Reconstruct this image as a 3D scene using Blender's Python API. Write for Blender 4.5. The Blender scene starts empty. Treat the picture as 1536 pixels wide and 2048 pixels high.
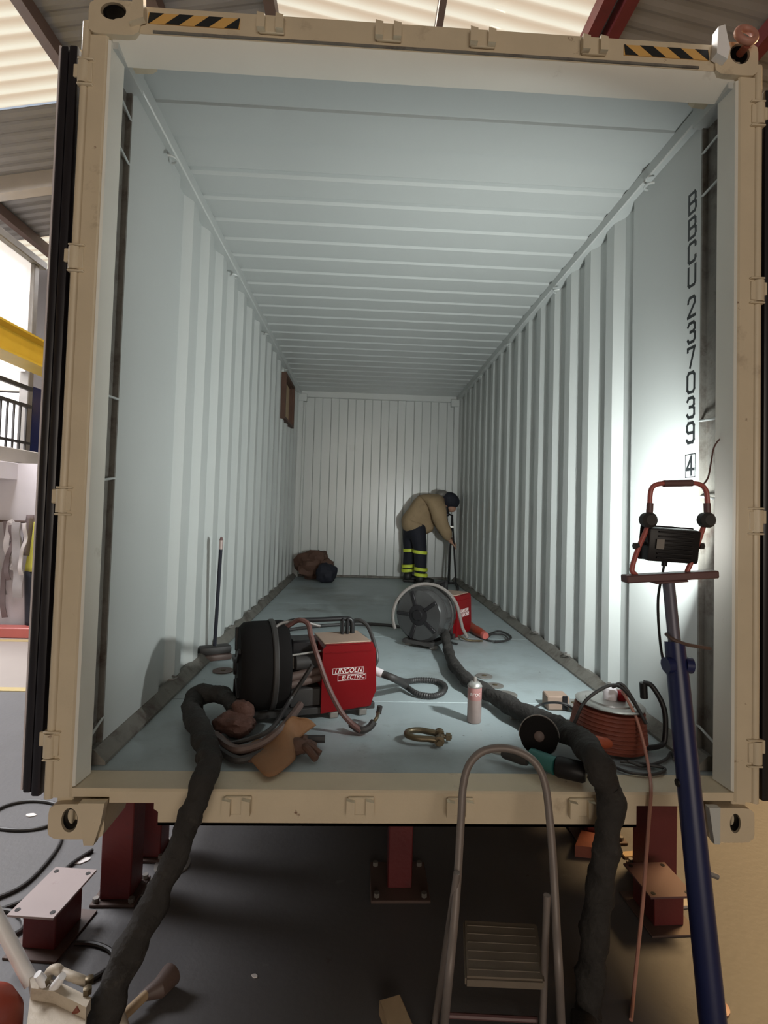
import bpy, bmesh, math, random
from mathutils import Vector, Matrix, Euler, noise
PI = math.pi
random.seed(7)
V = Vector
S = bpy.context.scene
COL = S.collection

# ------------------------------------------------------------------ camera
FPX, SX, SY = 1075.57, 3.264, -38.33
CAM = V((-0.2016, -1.9004, 0.9641))
YAW, PITCH, ROLL = -0.0423, 0.0353, -0.0292
R = Matrix.Rotation(YAW, 3, 'Z') @ Matrix.Rotation(PITCH, 3, 'X') @ Matrix.Rotation(ROLL, 3, 'Y')
cd = bpy.data.cameras.new('camera'); cam = bpy.data.objects.new('camera', cd); COL.objects.link(cam)
cd.sensor_fit = 'HORIZONTAL'; cd.sensor_width = 36.0; cd.lens = FPX / 1536 * 36
cd.shift_x = -SX / 1536; cd.shift_y = SY / 1536
cd.clip_start = .02; cd.clip_end = 200
rt, fw, up = R.col[0], R.col[1], R.col[2]
cam.matrix_world = Matrix(((rt[0], up[0], -fw[0], CAM[0]), (rt[1], up[1], -fw[1], CAM[1]), (rt[2], up[2], -fw[2], CAM[2]), (0, 0, 0, 1)))
S.camera = cam

def U(px, py, x=None, y=None, z=None):
    """photo pixel -> point on the plane x=, y= or z="""
    d = R @ V(((px - 768 - SX) / FPX, 1, -(py - 1024 - SY) / FPX))
    for i, v in enumerate((x, y, z)):
        if v is not None:
            return CAM + d * ((v - CAM[i]) / d[i])

# ------------------------------------------------------------------ world, lights, exposure
S.view_settings.view_transform = 'Standard'; S.view_settings.look = 'None'
S.view_settings.exposure = 0.0; S.view_settings.gamma = 1.0; S.view_settings.use_curve_mapping = False
w = bpy.data.worlds.new('sky'); S.world = w; w.use_nodes = True
w.node_tree.nodes['Background'].inputs[0].default_value = (.75, .85, 1, 1)
w.node_tree.nodes['Background'].inputs[1].default_value = .6

def area(name, loc, target, sx, sy, power, col, parent=None):
    l = bpy.data.lights.new(name, 'AREA'); l.shape = 'RECTANGLE'; l.size = sx; l.size_y = sy
    l.energy = power; l.color = col
    o = bpy.data.objects.new(name, l); COL.objects.link(o)
    o.location = loc; o.rotation_euler = (V(target) - V(loc)).to_track_quat('-Z', 'Y').to_euler()
    if parent:
        o.parent = parent; o.matrix_parent_inverse = Matrix.Translation(-parent.location)
    return o
# daylight through the open hall door behind the photographer, and through the roof's skylight sheets
area('daylight_hall_door', (0.6, -9.2, 1.5), (0.6, 0, 1.5), 5.5, 4.0, 235, (1, .84, .66))
area('daylight_skylight_west', (-6.9, 2.75, 4.48), (-6.9, 2.75, 0), 7.0, 2.1, 1280, (.97, .97, 1)).rotation_euler = (0, -.197, 0)
area('daylight_skylight_ridge', (.4, 2.8, 5.35), (.4, 2.8, 0), 2.0, 2.0, 90, (1, .9, .75))
area('daylight_skylight_east', (5.2, 2.7, 4.3), (4.6, 2.0, 0), 2.4, 2.2, 760, (1, .66, .31))
area('daylight_skylight_rear', (-5.0, 7.3, 4.75), (-5.0, 7.3, 0), 3.0, 1.6, 200, (.97, .96, 1))

# ------------------------------------------------------------------ materials
MATS = {}
def mat(name, col, rough=.5, metal=0, var=.12, scale=6, dirt=None, bump=0, bscale=60, emit=0, spec=.5, coat=0):
    m = bpy.data.materials.new(name); m.use_nodes = True
    nt = m.node_tree; n = nt.nodes; L = nt.links; b = n['Principled BSDF']
    b.inputs['Roughness'].default_value = rough; b.inputs['Metallic'].default_value = metal
    b.inputs['Specular IOR Level'].default_value = spec
    b.inputs['Coat Weight'].default_value = coat; b.inputs['Coat Roughness'].default_value = .15
    tc = n.new('ShaderNodeTexCoord'); co = tc.outputs['Object']
    nz = n.new('ShaderNodeTexNoise'); nz.inputs['Scale'].default_value = scale; nz.inputs['Detail'].default_value = 6
    L.new(co, nz.inputs['Vector'])
    def mixc(fac, a, bcol):
        x = n.new('ShaderNodeMix'); x.data_type = 'RGBA'
        if hasattr(fac, 'is_output'): L.new(fac, x.inputs['Factor'])
        else: x.inputs['Factor'].default_value = fac
        for s, v in ((x.inputs[6], a), (x.inputs[7], bcol)):
            if hasattr(v, 'is_output'): L.new(v, s)
            else: s.default_value = (*v, 1)
        return x.outputs[2]
    lo = tuple(c * (1 - var) for c in col); hi = tuple(min(1, c * (1 + var)) for c in col)
    c = mixc(nz.outputs['Fac'], lo, hi)
    for d in (dirt or []):                      # (colour, amount 0..1, scale, softness)
        dc, amt, sc, soft = d
        n2 = n.new('ShaderNodeTexNoise'); n2.inputs['Scale'].default_value = sc; n2.inputs['Detail'].default_value = 8; n2.inputs['Roughness'].default_value = .65
        mp = n.new('ShaderNodeMapping'); mp.inputs['Location'].default_value = (sc * 1.7, 3.1, sc)
        L.new(co, mp.inputs['Vector']); L.new(mp.outputs[0], n2.inputs['Vector'])
        rp = n.new('ShaderNodeMapRange'); e = .72 - .45 * amt
        rp.inputs['From Min'].default_value = e; rp.inputs['From Max'].default_value = e + soft
        L.new(n2.outputs['Fac'], rp.inputs['Value'])
        c = mixc(rp.outputs[0], c, dc)
    L.new(c, b.inputs['Base Color'])
    if bump:
        nb = n.new('ShaderNodeTexNoise'); nb.inputs['Scale'].default_value = bscale; nb.inputs['Detail'].default_value = 4
        L.new(co, nb.inputs['Vector'])
        bp = n.new('ShaderNodeBump'); bp.inputs['Strength'].default_value = bump; bp.inputs['Distance'].default_value = .01
        L.new(nb.outputs['Fac'], bp.inputs['Height']); L.new(bp.outputs[0], b.inputs['Normal'])
    if emit:
        L.new(c, b.inputs['Emission Color']); b.inputs['Emission Strength'].default_value = emit
    MATS[name] = m
    return m
rust = (.16, .07, .035)
M_cream = mat('cream_paint', (.62, .525, .38), .45, dirt=[((.30, .22, .15), .22, 5, .18), (rust, .10, 16, .06)], bump=.08)
M_inner = mat('pale_grey_wall_paint', (.50, .518, .505), .30, var=.03, scale=2.5, dirt=[((.33, .33, .30), .16, 1.6, .35)], bump=.03, bscale=25)
M_lip = mat('off_white_frame_paint', (.74, .725, .66), .42, var=.05, scale=4, dirt=[((.34, .29, .22), .12, 6, .2)])
M_rail = mat('dirty_edge_paint', (.17, .16, .14), .65, var=.3, scale=12, dirt=[((.07, .05, .04), .5, 9, .2)], bump=.2)
M_cfloor = mat('blue_grey_floor_paint', (.345, .40, .415), .45, var=.14, scale=3, dirt=[((.17, .165, .15), .46, 1.1, .28), ((.10, .085, .068), .20, 2.4, .22), ((.42, .46, .47), .12, 6, .12), ((.07, .06, .05), .12, 22, .04)], bump=.06)
M_rubber = mat('black_rubber', (.012, .010, .013), .38, var=.2)
M_concrete = mat('workshop_concrete', (.105, .102, .105), .55, var=.18, scale=1.4, dirt=[((.06, .055, .052), .36, .9, .3), ((.21, .21, .21), .10, 5, .1), ((.08, .07, .065), .08, 14, .05)], bump=.12, bscale=40)
M_conc_pale = mat('pale_concrete_lane', (.27, .235, .215), .5, var=.1, scale=2)
M_yellow = mat('yellow_paint', (.62, .42, .045), .4, var=.12)
M_lineyel = mat('worn_yellow_line', (.36, .28, .13), .6, var=.2, scale=9)
M_white = mat('white_wall_paint', (.62, .575, .60), .6, var=.05)
M_offw = mat('off_white_upper_wall', (.45, .42, .36), .6, var=.1)
M_glow = mat('white_sheeting', (.85, .85, .86), .4, var=.03)
M_roof = mat('grey_roof_sheet', (.20, .19, .185), .55, .2, var=.25, scale=2)
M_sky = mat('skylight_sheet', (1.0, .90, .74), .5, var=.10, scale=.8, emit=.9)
def _ribs(m):                      # bands of daylight through the ribs, painted into the emission colour
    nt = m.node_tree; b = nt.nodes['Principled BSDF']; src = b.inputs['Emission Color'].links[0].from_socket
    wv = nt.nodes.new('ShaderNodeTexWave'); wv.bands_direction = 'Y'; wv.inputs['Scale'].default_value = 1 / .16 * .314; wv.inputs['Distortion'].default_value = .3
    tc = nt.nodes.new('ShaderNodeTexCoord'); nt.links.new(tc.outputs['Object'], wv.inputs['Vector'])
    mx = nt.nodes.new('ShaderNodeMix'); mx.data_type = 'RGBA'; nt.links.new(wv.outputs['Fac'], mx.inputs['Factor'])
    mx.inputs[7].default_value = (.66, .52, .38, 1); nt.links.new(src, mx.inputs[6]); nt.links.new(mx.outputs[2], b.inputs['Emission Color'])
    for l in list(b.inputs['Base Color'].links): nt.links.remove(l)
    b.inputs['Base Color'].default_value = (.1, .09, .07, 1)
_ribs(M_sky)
M_selfglow = mat('glowing_white_sheeting', (.86, .86, .88), .5, var=.02, emit=.62)  # emission added to keep unlit white panels bright; no source stands behind them
M_matt = mat('matt_black', (.011, .010, .010), .85, var=.3, spec=.1)
M_steel_dk = mat('dark_brown_steel', (.10, .065, .055), .55, var=.25, scale=5)
M_steel_red = mat('red_oxide_steel', (.115, .016, .017), .5, var=.25, scale=7, dirt=[((.05, .02, .02), .3, 5, .2)], bump=.1)
M_plate = mat('grey_primed_plate', (.36, .29, .28), .5, var=.15, scale=6, dirt=[(rust, .15, 9, .15)])
M_beamw = mat('pale_beam', (.42, .38, .34), .6)
M_darkwall = mat('dark_hall_wall', (.07, .06, .055), .8, var=.2, scale=1)
M_brownwall = mat('brown_hall_wall', (.22, .15, .10), .8, var=.2, scale=1)
M_black = mat('black_plastic', (.011, .010, .011), .42, var=.3, scale=9, spec=.3)
M_blackm = mat('matt_black_steel', (.03, .027, .026), .6, var=.3, scale=9, dirt=[((.10, .075, .06), .25, 7, .25)])
M_gloss = mat('gloss_smoke_plastic', (.035, .034, .034), .16, var=.25, scale=4, coat=.6)
M_red = mat('red_enamel', (.15, .004, .006), .38, spec=.2, var=.1, scale=5, dirt=[((.12, .025, .022), .2, 11, .2)], bump=.03)
M_dusty = mat('dusty_tan_lid', (.30, .21, .16), .7, var=.2)
M_text = mat('pale_print', (.72, .68, .66), .5, var=.03)
M_ink = mat('black_ink', (.012, .014, .015), .5, var=.05)
M_sleeve = mat('charcoal_cable_sleeve', (.032, .029, .027), .8, var=.4, scale=14, dirt=[((.085, .075, .065), .3, 11, .2)], spec=.25, bump=.8, bscale=45)
M_cable = mat('black_cable', (.028, .026, .026), .5, var=.2)
M_gcable = mat('grey_cable', (.13, .115, .105), .45, var=.15)
M_rcable = mat('red_brown_cable', (.12, .055, .048), .5, var=.15)
M_orange = mat('orange_cord', (.36, .075, .03), .5, var=.2, scale=20)
M_orange_d = mat('dull_orange_brown', (.20, .05, .028), .55, var=.3, scale=14)
M_salmon = mat('salmon_cord', (.42, .20, .15), .5, var=.1)
M_leather = mat('tan_leather', (.215, .105, .045), .7, var=.2, scale=9, bump=.3, bscale=30)
M_leather_d = mat('brown_leather', (.085, .042, .028), .75, var=.35, scale=8, bump=.5, bscale=25)
M_rag = mat('rust_brown_rag', (.08, .035, .025), .85, var=.4, scale=9, bump=.5)
M_steel = mat('worn_steel', (.42, .41, .39), .38, .7, var=.2, scale=12)
M_steel_d = mat('dull_grey_steel', (.20, .185, .17), .5, .3, var=.25, scale=10)
M_ladder = mat('dusty_grey_tube', (.20, .17, .155), .5, .2, var=.2, scale=9)
M_tread = mat('worn_tread', (.15, .12, .09), .7, var=.25, scale=9, dirt=[((.34, .30, .25), .2, 8, .2)])
M_blue = mat('dark_blue_paint', (.012, .018, .075), .35, var=.2, scale=9)
M_bluegrey = mat('blue_grey_tube', (.12, .115, .15), .4, .2, var=.2)
M_maroon = mat('maroon_bar', (.13, .065, .065), .5, var=.2)
M_pinkred = mat('red_tube', (.40, .10, .085), .35, var=.1)
M_can = mat('faded_red_can', (.40, .20, .19), .35, .1, var=.15, scale=20)
M_canb = mat('pinkish_grey_can', (.36, .28, .26), .38, .2, var=.15, scale=20)
M_brass = mat('tarnished_steel', (.13, .10, .06), .4, .6, var=.3, scale=15)
M_teal = mat('teal_plastic', (.022, .115, .105), .4, var=.15)
M_jacket = mat('tan_welding_jacket', (.33, .235, .135), .8, var=.2, scale=9, dirt=[((.12, .085, .05), .3, 5, .3)], bump=.4, bscale=22)
M_navy = mat('navy_cloth', (.010, .011, .020), .8, var=.3, bump=.2)
M_hivis = mat('hi_vis_band', (.62, .72, .06), .5, var=.05)
M_skin = mat('skin', (.40, .22, .15), .55, var=.05)
M_boot = mat('black_boot', (.015, .014, .013), .5)
M_wood = mat('raw_timber', (.42, .30, .18), .7, var=.2, scale=16)
M_creamm = mat('cream_cast_iron', (.50, .43, .34), .5, var=.15, dirt=[((.14, .08, .05), .3, 8, .2)], bump=.2)
M_cyl = mat('orange_red_cylinder', (.26, .035, .014), .45, var=.2, scale=6, dirt=[((.10, .03, .02), .3, 5, .2)])
M_tip = mat('black_stripe', (.02, .018, .02), .5)
M_ystick = mat('sticker_yellow', (.68, .40, .12), .5, var=.1)
M_strap1 = mat('grey_webbing', (.33, .30, .30), .8, var=.25, scale=9)
M_strap2 = mat('brown_webbing', (.16, .12, .12), .8, var=.3, scale=9)
M_strap3 = mat('pale_webbing', (.52, .47, .46), .8, var=.2, scale=9)
M_hvj = mat('hi_vis_jacket', (.66, .62, .10), .7, var=.1)
M_lens = mat('lamp_glass', (1, 1, 1), .3, var=0, emit=25)

# ------------------------------------------------------------------ mesh helpers
def BM(): return bmesh.new()

def xf(vs, m):
    for v in vs: v.co = m @ v.co

def box(bm, lo, hi, bev=0, M=None, seg=1):
    g = bmesh.ops.create_cube(bm, size=1)
    vs = g['verts']
    c = [(a + b) / 2 for a, b in zip(lo, hi)]; s = [abs(b - a) for a, b in zip(lo, hi)]
    for v in vs: v.co = V((v.co[i] * s[i] + c[i] for i in range(3)))
    if bev:
        es = list({e for v in vs for e in v.link_edges})
        r = bmesh.ops.bevel(bm, geom=es, offset=bev, segments=seg, affect='EDGES', profile=.5)
        vs = list({v for f in r['faces'] for v in f.verts} | {v for v in vs if v.is_valid})
    if M is not None: xf(vs, M)
    return vs

def frame_of(d, ref=None):
    d = d.normalized(); ref = ref or (V((0, 0, 1)) if abs(d.z) < .9 else V((1, 0, 0)))
    a = ref.cross(d).normalized(); return a, d.cross(a)

def cr(pts, k=6, closed=False):
    """Catmull-Rom through the points"""
    P = [V(p) for p in pts]; n = len(P); out = []
    if n < 3: return P
    for i in range(n if closed else n - 1):
        p1, p2 = P[i], P[(i + 1) % n]
        p0 = P[i - 1] if (i > 0 or closed) else p1 * 2 - p2
        p3 = P[(i + 2) % n] if (i + 2 < n or closed) else p2 * 2 - p1
        for j in range(k):
            t = j / k
            out.append(.5 * ((2 * p1) + (p2 - p0) * t + (2 * p0 - 5 * p1 + 4 * p2 - p3) * t * t + (3 * p1 - p0 - 3 * p2 + p3) * t ** 3))
    if not closed: out.append(P[-1])
    return out

def tube(bm, pts, r, n=10, closed=False, rf=None):
    P = [V(p) for p in pts]; m = len(P); rings = []; a = None
    for i, p in enumerate(P):
        d = (P[(i + 1) % m] - P[i - 1]) if closed else (P[min(i + 1, m - 1)] - P[max(i - 1, 0)])
        if d.length < 1e-9: d = V((0, 0, 1))
        d.normalize()
        if a is None: a, _ = frame_of(d)
        a = (a - d * a.dot(d)).normalized(); b = d.cross(a)
        rr = r[i] if isinstance(r, (list, tuple)) else r
        ring = []
        for k in range(n):
            t = 2 * PI * k / n; q = rr * (rf(i, t) if rf else 1)
            ring.append(bm.verts.new(p + (a * math.cos(t) + b * math.sin(t)) * q))
        rings.append(ring)
    for i in range(m if closed else m - 1):
        A, B = rings[i], rings[(i + 1) % m]
        for k in range(n): bm.faces.new((A[k], A[(k + 1) % n], B[(k + 1) % n], B[k]))
    if not closed:
        bm.faces.new(rings[0][::-1]); bm.faces.new(rings[-1])

def cyl(bm, p0, p1, r0, r1=None, n=16): tube(bm, [p0, p1], [r0, r0 if r1 is None else r1], n)

def lathe(bm, prof, n=24, M=None):
    rings = []
    for r, z in prof:
        ring = [bm.verts.new((max(r, 1e-4) * math.cos(2 * PI * k / n), max(r, 1e-4) * math.sin(2 * PI * k / n), z)) for k in range(n)]
        rings.append(ring)
    for A, B in zip(rings, rings[1:]):
        for k in range(n): bm.faces.new((A[k], A[(k + 1) % n], B[(k + 1) % n], B[k]))
    bm.faces.new(rings[0][::-1]); bm.faces.new(rings[-1])
    if M is not None: xf([v for r in rings for v in r], M)

def prism(bm, poly, h0, h1, M=None):
    """poly in XY, extruded z h0..h1"""
    A = [bm.verts.new((x, y, h0)) for x, y in poly]; B = [bm.verts.new((x, y, h1)) for x, y in poly]
    n = len(poly)
    bm.faces.new(A[::-1]); bm.faces.new(B)
    for k in range(n): bm.faces.new((A[k], A[(k + 1) % n], B[(k + 1) % n], B[k]))
    if M is not None: xf(A + B, M)
XZ = Matrix(((1, 0, 0, 0), (0, 0, -1, 0), (0, 1, 0, 0), (0, 0, 0, 1)))     # poly (x,z), extrude towards -y

def grid(bm, nu, nv, f):
    vs = [[bm.verts.new(f(i / nu, j / nv)) for j in range(nv + 1)] for i in range(nu + 1)]
    for i in range(nu):
        for j in range(nv): bm.faces.new((vs[i][j], vs[i + 1][j], vs[i + 1][j + 1], vs[i][j + 1]))

def blob(bm, c, s, amp=.15, freq=6, sub=3, seed=0, M=None, zmin=None):
    g = bmesh.ops.create_icosphere(bm, subdivisions=sub, radius=1)
    for v in g['verts']:
        d = 1 + amp * noise.noise(v.co * freq / 3 + V((seed, seed * 2, 0))) + amp * .5 * noise.noise(v.co * freq + V((seed, 0, 5)))
        v.co = V((v.co.x * s[0] * d, v.co.y * s[1] * d, v.co.z * s[2] * d))
    if M is not None: xf(g['verts'], M)
    for v in g['verts']:
        v.co += V(c)
        if zmin is not None: v.co.z = max(v.co.z, zmin)

def finish(bm, smooth=38):
    bmesh.ops.recalc_face_normals(bm, faces=bm.faces)
    if smooth:
        a = math.radians(smooth)
        for f in bm.faces: f.smooth = True
        for e in bm.edges:
            e.smooth = not (len(e.link_faces) == 2 and e.calc_face_angle(0) > a)
    me = bpy.data.meshes.new('mesh'); bm.to_mesh(me); bm.free()
    return me

def wm(o):
    m = Matrix.LocRotScale(o.location, o.rotation_euler, o.scale)
    return wm(o.parent) @ o.matrix_parent_inverse @ m if o.parent else m

def obj(name, bm, m, parent=None, smooth=38, label=None, cat=None, group=None, kind=None, local=False, solid=0):
    """links ONE mesh object; coordinates are world ones unless local"""
    me = finish(bm, smooth) if isinstance(bm, bmesh.types.BMesh) else bm
    me.name = name
    if m: me.materials.clear(); me.materials.append(m)
    o = bpy.data.objects.new(name, me); COL.objects.link(o)
    if parent:
        o.parent = parent
        if not local:
            o.matrix_parent_inverse = wm(parent).inverted()
    elif not local:
        xs = [v.co for v in me.vertices]
        c = V(((min(v.x for v in xs) + max(v.x for v in xs)) / 2, (min(v.y for v in xs) + max(v.y for v in xs)) / 2, min(v.z for v in xs)))
        me.transform(Matrix.Translation(-c)); o.location = c
    if solid:
        s = o.modifiers.new('thickness', 'SOLIDIFY'); s.thickness = solid; s.offset = 0
    tag(o, label, cat, group, kind)
    return o

def tag(o, label=None, cat=None, group=None, kind=None):
    if label: o['label'] = label
    if cat: o['category'] = cat
    if group: o['group'] = group
    if kind: o['kind'] = kind
    return o

def thing(name, label, cat, loc=(0, 0, 0), rz=0, group=None, kind=None):
    o = bpy.data.objects.new(name, None); COL.objects.link(o); o.empty_display_size = .1
    o.location = loc; o.rotation_euler = (0, 0, rz)
    return tag(o, label, cat, group, kind)

def dup(o, parent=None):
    c = o.copy(); COL.objects.link(c); c.parent = parent
    for ch in list(o.children): dup(ch, c)
    return c

def text_mesh(body, size, shear=0, extrude=.0008, align='CENTER'):
    cu = bpy.data.curves.new('txt', 'FONT'); cu.body = body; cu.size = size; cu.shear = shear
    cu.extrude = extrude; cu.align_x = align; cu.align_y = 'CENTER'; cu.resolution_u = 3
    t = bpy.data.objects.new('txt', cu); COL.objects.link(t)
    dg = bpy.context.evaluated_depsgraph_get(); me = bpy.data.meshes.new_from_object(t.evaluated_get(dg))
    bpy.data.objects.remove(t); bpy.data.curves.remove(cu)
    return me

def skin_mesh(verts, edges, radii, root=0, sub=2):
    me = bpy.data.meshes.new('sk'); me.from_pydata([tuple(v) for v in verts], edges, [])
    o = bpy.data.objects.new('sk', me); COL.objects.link(o)
    o.modifiers.new('s', 'SKIN'); sb = o.modifiers.new('ss', 'SUBSURF'); sb.levels = sub; sb.render_levels = sub
    sv = me.skin_vertices[0].data
    for i, r in enumerate(radii):
        sv[i].radius = r if isinstance(r, tuple) else (r, r); sv[i].use_root = (i == root)
    dg = bpy.context.evaluated_depsgraph_get(); dg.update()
    out = bpy.data.meshes.new_from_object(o.evaluated_get(dg))
    bpy.data.objects.remove(o); bpy.data.meshes.remove(me)
    for p in out.polygons: p.use_smooth = True
    return out

# ================================================================== THE HALL (setting)
G = -.6
b = BM(); box(b, (-12, -9.5, G - .2), (9, 16, G)); obj('floor', b, M_concrete, kind='structure', label='grey painted concrete workshop floor')
b = BM(); box(b, (-9, 2.78, G), (-2.9, 4.45, G + .003)); 
FL = [o for o in COL.objects if o.name == 'floor'][0]
obj('pale_lane', b, M_conc_pale, FL)
for k, y0 in enumerate((2.70, 4.30)):
    b = BM(); box(b, (-9, y0, G), (-2.9, y0 + .09, G + .005)); obj('painted_line', b, M_lineyel, FL)

# under-mezzanine cross wall, mezzanine deck, upper walls, all on the left
b = BM(); box(b, (-12, 4.75, G), (-3.4, 4.9, 1.42)); obj('wall_left_lower', b, M_white, kind='structure', label='white lower wall hung with webbing slings')
b = BM(); box(b, (-12, 3.7, 1.42), (-4.4, 14, 1.60), .01); mz = obj('trim_1', b, M_beamw, kind='structure', label='pale mezzanine deck edge on the left')
b = BM(); box(b, (-4.42, 3.7, 1.22), (-4.36, 14, 1.42), .005); obj('fascia', b, M_white, mz)
b = BM(); box(b, (-12.1, -9.5, G), (-12, 16, 4.6)); obj('wall_left', b, M_offw, kind='structure', label='off-white far left wall of the hall')
b = BM(); box(b, (-12, 6.6, 1.6), (-4.5, 6.7, 4.6)); obj('wall_mezzanine_end', b, M_darkwall, kind='structure', label='dark end wall above the mezzanine')
cab = thing('site_cabin', 'white sheeted cabin upper wall with grey frame above yellow beam', 'cabin', (-4.6, 2, 2.6))
b = BM(); box(b, (-4.62, 4.05, 2.62), (-4.55, 5.10, 4.02)); obj('sheeting', b, M_selfglow, cab)
b = BM(); box(b, (-4.68, 4.0, 4.02), (-4.46, 5.30, 4.12), .01); obj('top_rail', b, M_steel_d, cab)
b = BM(); box(b, (-4.62, 5.10, 1.6), (-4.5, 5.20, 4.02), .01); obj('corner_post', b, M_steel_d, cab)
b = BM(); box(b, (-4.62, 5.20, 1.6), (-4.50, 5.75, 2.45)); obj('lower_panel', b, M_blue, cab)
def facing(name, quad, m, lab):
    p, q = U(quad[0], quad[1], y=6.55), U(quad[2], quad[3], y=6.55)
    bm_ = BM(); box(bm_, (p.x - (1.5 if quad[0] <= 0 else 0), 6.5, q.z), (q.x, 6.58, p.z)); return obj(name, bm_, m, kind='structure', label=lab)
facing('glow_panel', (-40, 785, 44, 905), M_selfglow, 'glowing white panel behind the mezzanine railing')  # self-glowing panel added as a bright backing for the railing
facing('trim_2', (-40, 655, 46, 783), M_offw, 'beige wall band above the glowing mezzanine panel')
rail = thing('guard_railing', 'dark steel guard railing on the mezzanine edge', 'railing', (-4.45, 2, 1.6))
for nm, z, h in (('top_rail', 2.36, .05), ('mid_rail', 2.14, .04), ('bottom_rail', 1.68, .03)):
    b = BM(); box(b, (-4.47, 3.75, z), (-4.43, 5.08, z + h)); obj(nm, b, M_blackm, rail)
bb = BM(); box(bb, (-4.46, -.01, 1.6), (-4.44, .01, 2.18)); bal = finish(bb, 0)
for k in range(11):
    o = obj('baluster', bal, M_blackm, rail, local=False); o.location = (0, 3.80 + k * .12, 0)
b = BM()
prism(b, [(-.13, 0), (.13, 0), (.13, .02), (.012, .02), (.012, .26), (.13, .26), (.13, .28), (-.13, .28), (-.13, .26), (-.012, .26), (-.012, .02), (-.13, .02)], -14, 2.5,
      Matrix.Translation((-3.62, 0, 2.33)) @ XZ)
cr_ = obj('crane_runway_beam', b, M_yellow, label='long yellow steel crane runway beam', cat='beam')
# columns carrying the runway beam and the mezzanine
b = BM(); box(b, (-3.72, 8.3, G), (-3.52, 8.5, 2.30)); obj('beam_column', b, M_yellow, cr_)
b = BM(); box(b, (-3.72, -2.3, G), (-3.52, -2.1, 2.30)); obj('beam_column', b, M_yellow, cr_)

# roof: gable, ridge along y, corrugated sheets, some translucent
XR, ZR, SL = -1.2, 5.75, .20
def rz_(x): return ZR - SL * abs(x - XR)
ceil = thing('ceiling', 'corrugated hall roof with translucent skylight sheets', None, (0, 0, 5), kind='structure')
def roofsheet(name, x0, x1, y0, y1, m):
    bm_ = BM(); P = .16; n = max(2, int(round((y1 - y0) / P * 4))); vs = []
    for i in range(n + 1):
        y = y0 + (y1 - y0) * i / n; dz = .022 * (0, 1, 1, 0)[i % 4]
        vs.append([bm_.verts.new((x, y, rz_(x) + dz)) for x in (x0, x1)])
    for a, c in zip(vs, vs[1:]): bm_.faces.new((a[0], a[1], c[1], c[0]))
    obj(name, bm_, m, ceil, smooth=0)
xs_ = (-12, -6.6, -3.25, XR, 1.62, 4.0, 6.6, 9)
ys_ = (-9.5, -4, 1.6, 3.9, 6.3, 8.2, 12, 16)
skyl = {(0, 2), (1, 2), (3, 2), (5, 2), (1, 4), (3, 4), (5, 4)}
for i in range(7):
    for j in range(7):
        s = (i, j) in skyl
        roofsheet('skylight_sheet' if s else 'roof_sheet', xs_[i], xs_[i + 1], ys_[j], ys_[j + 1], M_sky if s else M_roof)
for x in (-6.6, -5.2, -3.25, -2.2, XR, .35, 1.62, 1.78, 2.9, 4.0, 5.4, 6.8):
    b = BM(); z = rz_(x) - .02; hw = .03 if x == .35 else .05
    box(b, (x - hw, -9, z - .14), (x + hw, 16, z)); obj('purlin', b, M_steel_dk if x < 1 else M_steel_red, ceil)
for y in (5.0, 11.0):
    for sx, xe in ((-1, -12), (1, 9)):
        b = BM()
        p0 = V((XR, y, ZR - .2)); p1 = V((xe, y, rz_(xe) - .2))
        for v in box(b, (0, -.08, -.22), ((p1 - p0).length, .08, 0)): pass
        d = (p1 - p0).normalized()
        mm = Matrix(((d.x, 0, -d.z, p0.x), (0, 1, 0, p0.y), (d.z, 0, d.x, p0.z), (0, 0, 0, 1)))
        xf(b.verts, mm); obj('rafter', b, M_beamw, ceil)
# remaining hall walls, out of view or glimpsed past the container
b = BM(); box(b, (-12, 15.8, G), (9, 16, 6)); obj('wall_rear', b, M_darkwall, kind='structure', label='dark far wall of the hall')
b = BM(); box(b, (7.6, -9.5, G), (7.8, 16, 6)); obj('wall_right', b, M_brownwall, kind='structure', label='brown hall wall on the right')
b = BM()
for lo, hi in (((-12, -9.6, G), (-2.4, -9.4, 6)), ((3.6, -9.6, G), (9, -9.4, 6)), ((-2.4, -9.6, 3.6), (3.6, -9.4, 6))): box(b, lo, hi)
obj('wall_front', b, M_darkwall, kind='structure', label='hall wall with the open door behind the photographer')

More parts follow.
